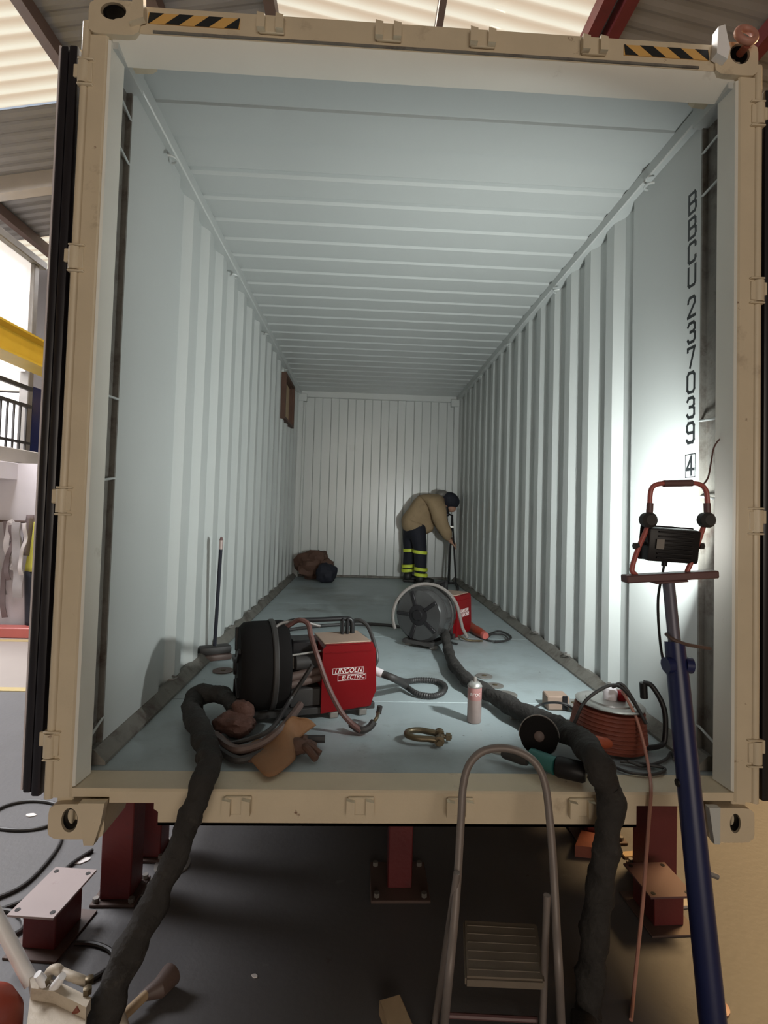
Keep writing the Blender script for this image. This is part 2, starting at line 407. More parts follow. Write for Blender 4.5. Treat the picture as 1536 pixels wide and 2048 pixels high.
# slings, jacket and red beam at the left wall
STRAP = [0]
def strap(px0, py0, px1, py1, wd, m, lab, loop=False, drape=0):
    STRAP[0] += 1; yy_ = 4.72 - .036 * STRAP[0]; a = U(px0, py0, y=yy_); c = U(px1, py1, y=yy_); bm_ = BM(); n = 14
    th = .012
    if loop:
        pts = [a, a + V((wd * 1.4, 0, (c.z - a.z) * .5)), c + V((wd * .5, 0, 0)), c + V((-wd * .3, 0, .02)), a + V((-wd * .6, 0, (c.z - a.z) * .45))]
        path = cr(pts, 6, True)
    else:
        path = cr([a, a * .66 + c * .34 + V((drape, 0, 0)), a * .33 + c * .67 - V((drape, 0, 0)), c], 6)
    N = len(path); lft = []
    for i, p in enumerate(path):
        q = wd / 2 * (1 + .25 * noise.noise(p * 4))
        d = (path[(i + 1) % N] - path[i - 1]) if loop else (path[min(i + 1, N - 1)] - path[max(i - 1, 0)])
        s = V((d.z, 0, -d.x)).normalized() * q
        yy = V((0, -.015 - .012 * math.sin(i * .9), 0))
        lft.append([bm_.verts.new(p - s + yy), bm_.verts.new(p + s + yy), bm_.verts.new(p + s + yy + V((0, th, 0))), bm_.verts.new(p - s + yy + V((0, th, 0)))])
    for i in range(N if loop else N - 1):
        A, B = lft[i], lft[(i + 1) % N]
        for k in range(4): bm_.faces.new((A[k], A[(k + 1) % 4], B[(k + 1) % 4], B[k]))
    if not loop:
        bm_.faces.new(lft[0]); bm_.faces.new(lft[-1][::-1])
    obj('webbing_sling', bm_, m, label=lab, cat='sling', group='slings hung on the white wall')
strap(4, 1044, 6, 1190, .10, M_strap1, 'long grey webbing sling at the far left of the white wall', drape=.02)
strap(13, 1042, 10, 1235, .06, M_strap2, 'thin dark sling with a bottom eye on the white wall', drape=.03)
strap(24, 1044, 26, 1130, .07, M_strap3, 'short pale looped sling hung on the white wall', True)
strap(22, 1050, 18, 1160, .05, M_strap2, 'dark brown sling behind the pale looped sling', drape=.03)
strap(34, 1044, 36, 1195, .10, M_strap1, 'wide brown-grey sling on the wall, second from the hi-vis jacket', drape=-.01)
strap(50, 1046, 43, 1150, .04, M_strap3, 'narrow pale sling between the wide sling and the hi-vis jacket', drape=.02)
b = BM(); p0, p1 = U(-60, 1042, y=4.72), U(66, 1044, y=4.72); cyl(b, p0, p1, .015); 
obj('hanging_rail', b, M_steel_dk, label='steel rail on the white wall that carries the slings', cat='rail')
jk = thing('work_jacket', 'yellow hi-vis jacket with dark trousers hanging on the white wall', 'jacket', U(73, 1245, y=4.66))
def hang(nm, quad, m, seed):
    bm_ = BM(); Q = [U(x, y, y=4.66) for x, y in quad]
    def f(u, v):
        p = (Q[0] * (1 - u) + Q[1] * u) * (1 - v) + (Q[3] * (1 - u) + Q[2] * u) * v
        return p + V((0, .035 * math.sin(u * 9 + seed) - .03, 0))
    grid(bm_, 12, 10, f); obj(nm, bm_, m, jk, solid=.03)
hang('dark_sleeve', [(58, 1030), (70, 1030), (62, 1112), (47, 1108)], M_strap2, 0)
hang('jacket_body', [(66, 1045), (100, 1040), (100, 1142), (50, 1142)], M_hvj, 1)
hang('trousers', [(51, 1143), (95, 1143), (95, 1258), (52, 1250)], M_navy, 2)
b = BM(); p = U(10, 1262, z=G + .1); q = U(110, 1262, z=G + .1); box(b, (p.x - .8, 4.45, G), (q.x, 4.62, G + .12), .01); 
obj('steel_beam', b, M_pinkred, label='red painted steel beam on the floor below the slings', cat='beam')

# ================================================================== THE CONTAINER
LB = 5.95           # inner face of the end wall
ZT = 2.74
CT = thing('shipping_container', 'open cream and pale grey shipping container raised on red stands', 'container', (0, 3, -.165))
XW = 1.17
def side_profile(y0, y1, start=.80, pitch=.312, dep=.034, sl=.066):
    p = [(y0, 0)]; y = start
    while y + pitch < y1:
        p += [(y, 0), (y + sl, dep), (y + pitch / 2, dep), (y + pitch / 2 + sl, 0)]; y += pitch
    p.append((y1, 0)); return p
WIN = (4.42, 5.16, 2.05, 2.54)
for sgn, nm in ((-1, 'side_wall'), (1, 'side_wall')):
    b = BM(); prof = side_profile(.232, LB + .02); zs = (.0, WIN[2], WIN[3], 2.66)
    if sgn < 0: prof = sorted(set(prof + [(WIN[0], .0), (WIN[1], .0)]))
    rows = [[b.verts.new((sgn * (XW + d), y, z)) for z in zs] for y, d in prof]
    for i in range(len(rows) - 1):
        for j in range(3):
            ym = (prof[i][0] + prof[i + 1][0]) / 2
            if sgn < 0 and j == 1 and WIN[0] < ym < WIN[1]: continue
            b.faces.new((rows[i][j], rows[i + 1][j], rows[i + 1][j + 1], rows[i][j + 1]))
    obj(nm, b, M_inner, CT, smooth=0, solid=.002, label='corrugated pale grey inner side wall')
# rough-cut opening high in the left wall
b = BM()
y0, y1, z0, z1 = WIN
for lo, hi in (((-1.22, y0 - .03, z0 - .03), (-1.135, y0, z1 + .03)), ((-1.22, y1, z0 - .03), (-1.135, y1 + .03, z1 + .03)), ((-1.22, y0, z0 - .03), (-1.135, y1, z0)), ((-1.22, y0, z1), (-1.135, y1, z1 + .03))): box(b, lo, hi, .004)
obj('opening_frame', b, M_leather_d, CT, label='rusty frame of the cut opening high in the side wall')
b = BM(); box(b, (-1.215, y0, z0), (-1.205, y1, z1)); obj('opening_board', b, M_wood, CT)
# end wall
b = BM(); prof = []; x = -1.18
while x < 1.2:
    prof += [(x, 0), (x + .10, 0), (x + .114, .022), (x + .230, .022)]; x += .244
rows = [[b.verts.new((max(-1.2, min(1.2, px)), LB + d, z)) for z in (0, 2.64)] for px, d in prof]
for A, B_ in zip(rows, rows[1:]): b.faces.new((A[0], B_[0], B_[1], A[1]))
obj('end_wall', b, M_inner, CT, smooth=0, solid=.002)
b = BM(); box(b, (-1.18, LB - .05, 2.60), (1.18, LB + .06, 2.70), .005); obj('end_rail', b, M_inner, CT)
b = BM(); box(b, (-1.18, LB - .03, 0), (1.18, LB + .06, .03), .004); obj('end_sill_rail', b, M_rail, CT)
for s in (-1, 1):
    b = BM(); box(b, (s * 1.18, LB - .07, 0), (s * 1.10, LB + .05, 2.62), .006); obj('end_post', b, M_inner, CT)
    b = BM(); box(b, (s * 1.18, LB - .09, 2.53), (s * 1.05, LB - .02, 2.64), .006); obj('end_gusset', b, M_inner, CT)
# roof
b = BM(); prof = [(.06, 2.695), (.375, 2.695), (.38, 2.685), (.585, 2.685), (.59, 2.695)]; y = .80
while y + .225 < LB:
    prof += [(y, 2.685), (y + .018, 2.695), (y + .050, 2.695), (y + .068, 2.685)]; y += .225
prof += [(LB + .03, 2.685)]
rows = [[b.verts.new((x, yy, z)) for x in (-1.2, 1.2)] for yy, z in prof]
for A, B_ in zip(rows, rows[1:]): b.faces.new((A[0], A[1], B_[1], B_[0]))
obj('roof_panel', b, M_inner, CT, smooth=0, solid=.003)
# rails along the walls
for s in (-1, 1):
    b = BM(); box(b, (s * 1.135, .12, 2.625), (s * 1.215, LB, 2.69), .006); obj('top_side_rail', b, M_inner, CT)
    b = BM(); box(b, (s * 1.215, .02, -.15), (s * 1.16, LB, -.002), .004); obj('bottom_side_rail', b, M_cream, CT)
    b = BM(); prism(b, [(s * 1.12, 0), (s * 1.185, 0), (s * 1.185, .055), (s * 1.165, .055), (s * 1.12, .012)], -LB, -.16, XZ); obj('floor_angle', b, M_rail, CT)
    for k in range(9):
        y = .95 + k * .624
        b = BM(); pts = [V((s * (1.165 - .03 * math.sin(t)), y + .03 * math.cos(t), .075)) for t in [PI * i / 8 for i in range(9)]]
        tube(b, pts, .006, 6); obj('lashing_ring', b, M_steel_d, CT)
        if k % 2 == 0:
            b = BM(); pts = [V((s * (1.15 - .03 * math.sin(t)), y - .35 + .03 * math.cos(t), 2.58)) for t in [PI * i / 8 for i in range(9)]]
            tube(b, pts, .006, 6); obj('lashing_ring', b, M_inner, CT)
# floor panels
for y0, y1 in ((.125, .868), (.874, 2.28), (2.286, 3.70), (3.706, LB)):
    b = BM(); box(b, (-1.189, y0, -.03), (1.189, y1, -.0015), .003); obj('floor_panel', b, M_cfloor, CT)
for k in range(8):
    b = BM(); y = .45 + k * .75; box(b, (-1.16, y, -.15), (1.16, y + .05, -.03)); obj('cross_member', b, M_steel_dk, CT)
# front frame: sill, header, posts, castings
b = BM(); prism(b, [(0, -.05), (0, -.012), (.006, -.005), (.125, -.0015), (.125, -.05)], -1.03, 1.03, Matrix(((0, 0, 1, 0), (1, 0, 0, 0), (0, 1, 0, 0), (0, 0, 0, 1))))
obj('door_sill', b, M_cream, CT)
for s in (-1, 1):
    b = BM(); prism(b, [(.006, -.034), (.006, -.005), (.124, -.0015), (.124, -.034)], s * 1.03, s * 1.19, Matrix(((0, 0, 1, 0), (1, 0, 0, 0), (0, 1, 0, 0), (0, 0, 0, 1)))); obj('sill_end', b, M_cream, CT)
b = BM(); box(b, (-1.219, .03, 2.702), (1.219, .36, 2.716), .002); obj('roof_header_plate', b, M_cream, CT)
for s in (-1, 1):
    b = BM(); box(b, (s * 1.13, .02, 2.60), (s * 1.218, .24, 2.70)); obj('corner_filler', b, M_inner, CT)
b = BM(); prism(b, [(-.865, -.125), (.80, -.125), (.80, -.112), (.80, -.05), (-.88, -.05), (-.88, -.07), (-.865, -.08)], -.012, .0, XZ)
box(b, (-.865, .0, -.125), (.80, .10, -.115)); obj('sill_face', b, M_cream, CT)
b = BM()
prism(b, [(0, 2.645), (0, 2.745), (.10, 2.745), (.10, 2.645)], -1.06, 1.06, Matrix(((0, 0, 1, 0), (1, 0, 0, 0), (0, 1, 0, 0), (0, 0, 0, 1))))
obj('door_header', b, M_cream, CT)
b = BM(); prism(b, [(.002, 2.645), (.02, 2.625), (.10, 2.60), (.10, 2.645)], -1.15, 1.15, Matrix(((0, 0, 1, 0), (1, 0, 0, 0), (0, 1, 0, 0), (0, 0, 0, 1)))); obj('header_lip', b, M_lip, CT)
b = BM(); box(b, (-1.0, -.006, 2.648), (1.0, .002, 2.656)); obj('header_gasket_strip', b, M_rail, CT)
for s in (-1, 1):
    b = BM()
    poly = [(s * 1.219, 0), (s * 1.165, 0), (s * 1.158, .006), (s * 1.158, .10), (s * 1.195, .10), (s * 1.195, .235), (s * 1.219, .235)]
    prism(b, poly, -.035, 2.63); po = obj('corner_post', b, M_cream, CT, smooth=25)
    b = BM(); box(b, (s * 1.195, .102, .0), (s * 1.190, .232, 2.62)); obj('post_channel', b, M_rail, po)
    b = BM(); box(b, (s * 1.168, .228, .0), (s * 1.219, .238, 2.64)); obj('wall_edge_flange', b, M_rail, po)
    b = BM(); prism(b, [(s * 1.158, .004), (s * 1.150, .010), (s * 1.142, .098), (s * 1.158, .098)], .0, 2.62); obj('post_return', b, M_lip, po)
    b = BM(); cyl(b, (s * 1.236, .012, -.04), (s * 1.236, .012, 2.68), .016, n=12); hb = obj('hinge_bar', b, M_cream, CT)
    for z in (.10, .93, 1.78, 2.45):
        b = BM(); cyl(b, (s * 1.238, .008, z), (s * 1.238, .008, z + .08), .022, n=14)
        box(b, (s * 1.238, -.005, z + .005), (s * 1.205, .004, z + .075), .002); h = obj('hinge', b, M_cream, CT)
        for dz in (-.010, .082):
            b = BM(); box(b, (s * 1.255, -.012, z + dz), (s * 1.20, .03, z + dz + .007), .002); obj('hinge_lug', b, M_cream, h)
    for z in (.13, 1.05, 1.36, 2.30, 2.48):
        b = BM(); cyl(b, (s * 1.148, .095, z), (s * 1.172, .24, z + .015), .005, n=8); obj('lashing_bar', b, M_inner, CT)

def casting(xa, xb, za, zb, hx, hz, rx, rzz, s):
    """block with an oval hole in the front"""
    b = BM(); yf, yb = -.008, .165; n = 28
    out, inn, back = [], [], []
    cx, cz = (xa + xb) / 2, (za + zb) / 2; W, H = abs(xb - xa) / 2, (zb - za) / 2
    for k in range(n):
        t = 2 * PI * k / n; c, si = math.cos(t), math.sin(t)
        e = 6; q = (abs(c) ** e + abs(si) ** e) ** (-1 / e)
        out.append(b.verts.new((cx + W * c * q, yf, cz + H * si * q))); inn.append(b.verts.new((hx + rx * c, yf, hz + rzz * si)))
        back.append(b.verts.new((hx + rx * .9 * c, yf + .05, hz + rzz * .9 * si)))
    ob = [b.verts.new((v.co.x, yb, v.co.z)) for v in out]
    for k in range(n):
        j = (k + 1) % n
        b.faces.new((out[k], out[j], inn[j], inn[k])); b.faces.new((inn[k], inn[j], back[j], back[k])); b.faces.new((out[k], ob[k], ob[j], out[j]))
    b.faces.new(back); b.faces.new(ob)
    c = obj('corner_casting', b, M_cream, CT, smooth=30)
    b = BM(); lathe(b, [(.93, -.046), (.93, .038), (.97, .040), (.97, .036), (.5, -.044)], 24, Matrix.Translation((hx, yf + .045, hz)) @ Matrix.Diagonal((rx * .88, 1, rzz * .88, 1)) @ XZ); obj('bore_shade', b, M_black, c)  # black lining paints the shade of the hole onto its walls
casting(-1.225, -1.04, -.168, -.052, -1.155, -.105, .027, .040, -1)
casting(1.225, 1.06, -.172, -.052, 1.155, -.105, .020, .034, 1)
casting(-1.225, -1.045, 2.63, 2.755, -1.14, 2.715, .045, .032, -1)
casting(1.225, 1.06, 2.63, 2.755, 1.155, 2.712, .038, .040, 1)
b = BM(); prism(b, [(-1.115, -.035), (-1.03, -.035), (-1.04, -.10), (-1.06, -.172), (-1.092, -.172)], .005, .035, XZ); obj('stop_lug', b, M_cream, CT)
b = BM(); prism(b, [(1.045, -.04), (1.085, -.04), (1.085, -.165), (1.065, -.165)], .005, .03, XZ); obj('stop_lug', b, M_inner, CT)
b = BM(); prism(b, [(1.045, 2.68), (1.05, 2.78), (1.075, 2.79), (1.095, 2.70), (1.085, 2.66)], .005, .04, XZ); obj('stop_lug', b, M_glow, CT)
b = BM(); prism(b, [(-1.075, 2.66), (-1.06, 2.785), (-1.03, 2.79), (-1.025, 2.68)], .005, .03, XZ); obj('stop_lug', b, M_cream, CT)
# lock keepers on sill and header
def keeper(x, z, s):
    b = BM(); box(b, (x - .045, -.012, z - .03), (x + .045, 0, z + .03), .003); k = obj('lock_keeper', b, M_cream, CT)
    for dx in (-.036, .030):
        b = BM(); prism(b, [(x + dx - .014, z - .028), (x + dx + .014, z - .028), (x + dx + .014, z + .022), (x + dx - .014, z + .028)], .010, .032, XZ); obj('keeper_lug', b, M_cream, k)
for x in (-.595, -.175, .17, .60): keeper(x, -.052, 1)
for x in (-.58, -.158, .186, .60): keeper(x, 2.70, -1)
# hazard stickers on the header
for x0, flip in ((-1.02, False), (.715, True)):
    b = BM(); box(b, (x0, -.003, 2.683), (x0 + .325, .0, 2.722)); st = obj('warning_sticker', b, M_ystick, CT, label='yellow and black striped height sticker')
    h, z0 = .039, 2.683; sk = -.05 if flip else .05
    for k in range(4):
        a = x0 + (-.045, .06, .165, .27)[k] - (sk if flip else 0)
        pl = [(a, z0), (a + .05, z0), (a + .05 + sk, z0 + h), (a + sk, z0 + h)]
        pl = [(min(max(px_, x0), x0 + .325), pz) for px_, pz in pl]
        if abs(pl[0][0] - pl[1][0]) < 1e-4: pl = pl[1:]
        elif abs(pl[2][0] - pl[3][0]) < 1e-4: pl = pl[:3]
        b = BM(); prism(b, pl, .003, .0042, XZ); obj('black_stripe', b, M_ink, st)
# code painted on the right wall: stroke lettering
GL = {'B': [[(0, 0), (0, 1), (.75, 1), (.9, .88), (.9, .64), (.75, .52), (0, .52)], [(.75, .52), (.95, .4), (.95, .14), (.8, 0), (0, 0)]],
      'C': [[(.95, .78), (.95, .88), (.8, 1), (.15, 1), (0, .88), (0, .12), (.15, 0), (.8, 0), (.95, .12), (.95, .22)]],
      'U': [[(0, 1), (0, .12), (.15, 0), (.8, 0), (.95, .12), (.95, 1)]],
      '2': [[(0, .78), (.05, .9), (.2, 1), (.75, 1), (.92, .88), (.92, .66), (0, .02), (0, 0), (.95, 0)]],
      '3': [[(0, .86), (.18, 1), (.75, 1), (.92, .88), (.92, .64), (.75, .53), (.35, .53)], [(.75, .53), (.95, .42), (.95, .13), (.78, 0), (.18, 0), (0, .14)]],
      '7': [[(0, .86), (0, 1), (.95, 1), (.35, 0)]],
      '0': [[(.18, 0), (.78, 0), (.95, .14), (.95, .86), (.78, 1), (.18, 1), (0, .86), (0, .14), (.18, 0)]],
      '9': [[(.95, .5), (.18, .5), (0, .62), (0, .87), (.18, 1), (.78, 1), (.95, .86), (.95, .14), (.78, 0), (.18, 0), (0, .12)]],
      '4': [[(.62, 0), (.62, 1), (0, .3), (.95, .3)]]}
def stroke_char(ch, yc, zc, wd, ht, t=.013):
    b = BM(); X = XW - .0012
    for st in GL[ch]:
        P = [V((yc + (.475 - u) * wd, zc + (v - .5) * ht)) for u, v in st]
        for i in range(len(P) - 1):
            p, q = P[i].to_3d(), P[i + 1].to_3d(); d = (q - p).normalized(); s = V((-d.y, d.x, 0)) * t / 2; e = d * t * .45
            vs = [p - e - s, q + e - s, q + e + s, p - e + s]
            prism(b, [(v.x, v.y) for v in vs], 0, .0012 + .0001 * i, Matrix(((0, 0, -1, X + .0012), (1, 0, 0, 0), (0, 1, 0, 0), (0, 0, 0, 1))))
    obj('code_character', b, M_ink, CT, smooth=0)
ZC = [('B', 2.324), ('B', 2.215), ('C', 2.108), ('U', 2.005), ('2', 1.872), ('3', 1.762), ('7', 1.655), ('0', 1.548), ('3', 1.441), ('9', 1.334), ('4', 1.195)]
for ch, z in ZC: stroke_char(ch, .298, z, .050, .082 if ch != '4' else .075)
b = BM(); X = XW - .0006
for lo, hi in (((.262, 1.145), (.334, 1.149)), ((.262, 1.241), (.334, 1.245)), ((.262, 1.145), (.266, 1.245)), ((.330, 1.145), (.334, 1.245))): box(b, (X - .001, *lo), (X + .0006, *hi))
obj('check_digit_box', b, M_ink, CT, smooth=0)
# doors folded back along the outside
for s in (-1, 1):
    b = BM(); box(b, (s * 1.275, .05, -.03), (s * 1.335, 1.20, 2.62), .006); d = obj('door', b, M_cream, CT)
    b = BM()
    box(b, (s * 1.268, .012, -.04), (s * 1.300, .05, 2.60), .008, seg=2); box(b, (s * 1.303, .018, -.03), (s * 1.330, .05, 2.60), .006, seg=2)
    obj('gasket', b, M_rubber, d)
    b = BM(); box(b, (s * 1.331, .02, -.02), (s * 1.337, .06, 2.6)); obj('gasket_retainer', b, M_white, d)
    for z in (.13, .96, 1.81, 2.48):
        b = BM(); box(b, (s * 1.245, .01, z), (s * 1.28, .04, z + .05), .003); obj('hinge_blade', b, M_cream, d)
# orange lifting shackle in the top right casting
b = BM()
pts = [V((1.155 + .032 * math.cos(t), -.04 + .012 * math.sin(t), 2.755 + .036 * math.sin(t))) for t in [2 * PI * i / 20 for i in range(20)]]
tube(b, pts, .013, 10, True)
lh = thing('lifting_shackle', 'orange-red lifting shackle in the upper right corner casting', 'shackle', (1.155, -.02, 2.70))
obj('bow', b, M_salmon, lh)
b = BM(); cyl(b, (1.155, -.045, 2.712), (1.155, -.006, 2.712), .014, n=12); obj('pin', b, M_orange_d, lh)

# ================================================================== SUPPORT STANDS
def stand(x, y, lab, w_=.055, plate=.12):
    t = thing('support_stand', lab, 'stand', (x, y, G), group='red steel stands under the container')
    b = BM()
    box(b, (x - w_, y - w_, G + .012), (x + w_, y + w_, -.178), .004); obj('column', b, M_steel_red, t)
    b = BM(); box(b, (x - plate, y - plate, G), (x + plate, y + plate, G + .012), .002); bp = obj('base_plate', b, M_steel_dk, t)
    b = BM(); box(b, (x - w_ - .01, y - w_ - .01, -.178), (x + w_ + .01, y + w_ + .01, -.168)); obj('head_plate', b, M_steel_red, t)
    for dx, dy in ((-1, -1), (1, -1), (1, 1), (-1, 1)):
        b = BM(); cyl(b, (x + dx * plate * .8, y + dy * plate * .8, G + .012), (x + dx * plate * .8, y + dy * plate * .8, G + .028), .012, n=6); obj('bolt', b, M_steel_d, bp)
stand(-1.125, .365, 'red square steel stand under the front left corner of the container', .06, .085)
stand(-1.10, .62, 'red steel stand just behind the front left corner stand', .055, .075)
stand(0.0, .42, 'lone red steel stand under the middle of the door sill', .05)
stand(1.13, .47, 'red square steel stand under the front right corner behind the blue pole', .065, .085)
stand(1.0, .80, 'red steel stand set back behind the front right corner stand', .05)
stand(.80, 1.05, 'slim red steel stand furthest back on the right side', .04, .09)
stand(-1.1, 5.2, 'red steel stand under the far left corner of the container', .06)
stand(1.1, 5.2, 'red steel stand under the far right corner of the container', .06)
def block(x, y, h, lx, ly, rz, lab, m=M_plate):
    t = thing('packing_stool', lab, 'stool', (x, y, G), rz)
    b = BM(); box(b, (-lx / 2, -ly / 2, h - .008), (lx / 2, ly / 2, h), .001); tp = obj('top_plate', b, m, t, local=True)
    for dx in (-.38, .38):
        for dy in (-.4, .4):
            b = BM(); lathe(b, [(.009, h), (.009, h + .0012)], 12, Matrix.Translation((dx * lx, dy * ly, 0))); obj('bolt_hole', b, M_black, tp, local=True)
    b = BM(); box(b, (-.06, -.075, .008), (.06, .075, h - .008), .003); obj('column', b, M_steel_red, t, local=True)
    b = BM(); box(b, (-.095, -.12, 0), (.095, .12, .008), .001); bp = obj('base_plate', b, M_steel_dk, t, local=True)
block(-1.275, .15, .155, .165, .25, -.10, 'low red stool with a pink-grey drilled top plate at left')
block(1.02, .245, .135, .18, .20, .04, 'low red stool with a rusty top plate at right', M_maroon)
b = BM(); c = U(1212, 1692, z=G + .03); prism(b, [(-.10, -.03), (.02, -.05), (.10, .04), (-.02, .09)], 0, .05, Matrix.Translation((c.x - .06, c.y, G))); obj('timber_wedge', b, M_orange_d, label='orange-brown timber wedge on the floor under the container', cat='wedge')
for px_, py_, lab in ((1265, 1712, 'small pale wood block behind the rusty-topped stool'), (1320, 1830, 'pale steel offcut in front of the rusty-topped stool'), (1375, 1810, 'pale steel offcut beside the blue pole')):
    c = U(px_, py_, z=G); b = BM(); box(b, (-.05, -.02, 0), (.05, .02, .012), .002, Matrix.Translation((c.x, c.y, G)) @ Matrix.Rotation(.1, 4, 'Z')); obj('offcut', b, M_wood if py_ < 1750 else M_beamw, label=lab, cat='offcut')

# ================================================================== SLEEVED CABLE BUNDLES
def bundle(name, lab, pts, rad, k=10, n=14, seed=0, twist=1.0, m=M_sleeve):
    P = cr(pts, k); rr = cr([V((r, 0, 0)) for r in rad], k)
    # resample finely
    Q, QR = [P[0]], [rr[0].x]
    for i in range(1, len(P)):
        L = (P[i] - Q[-1]).length
        if L > .008: Q.append(P[i]); QR.append(rr[i].x)
    def rf(i, t):
        s = i * .35 * twist
        return 1 + .10 * math.sin(2 * t + i * .55 + seed) + .07 * math.sin(t - i * .8) * math.sin(s) + .16 * noise.noise(V((math.cos(t) * .9, math.sin(t) * .9, i * .22 + seed))) + .10 * noise.noise(V((math.cos(t) * 2, math.sin(t) * 2, i * .6 + seed)))
    b = BM(); tube(b, Q, QR, n, rf=rf)
    return obj(name, b, m, label=lab, cat='cable', smooth=50)
def fl(px, py, h=0): p = U(px, py, z=h); return p
# right bundle: far feeder -> floor -> over the sill -> down to the ground
pts = [fl(888, 1262, .12), fl(893, 1282, .09), fl(900, 1312, .052), fl(922, 1348, .052), fl(955, 1374, .054), fl(1000, 1400, .056), fl(1060, 1432, .062), fl(1122, 1458, .075),
       fl(1166, 1488, .115), fl(1194, 1526, .125), U(1216, 1575, y=-.055), U(1222, 1625, y=-.09), U(1214, 1680, y=-.105), U(1203, 1760, y=-.11), U(1192, 1850, y=-.14), U(1183, 1950, y=-.16), U(1172, 2040, y=-.18), U(1165, 2100, z=G + .04)]
rad = [.030, .032, .034, .036, .038, .040, .044, .046, .048, .047, .044, .042, .042, .043, .044, .043, .043, .043]
bundle('cable_bundle', 'thick black sleeved cable bundle from the far wire feeder over the sill at right', pts, rad, 12, seed=3)
# left bundle
pts = [fl(470, 1415, .10), fl(448, 1392, .10), fl(415, 1388, .09), fl(388, 1398, .07), fl(386, 1428, .062), fl(402, 1462, .062), fl(415, 1500, .062), fl(418, 1530, .06), U(404, 1572, y=-.045), U(378, 1640, y=-.09), U(345, 1725, y=-.14), U(300, 1822, y=-.19), U(250, 1920, y=-.24), U(224, 1985, y=-.28), U(204, 2040, y=-.31), fl(192, 2090, G + .05)]
rad = [.03, .036, .044, .045, .044, .044, .043, .040, .040, .037, .038, .044, .046, .047, .045, .04]
bundle('cable_bundle', 'thick black sleeved cable bundle draped over the sill at left', pts, rad, 12, seed=9)

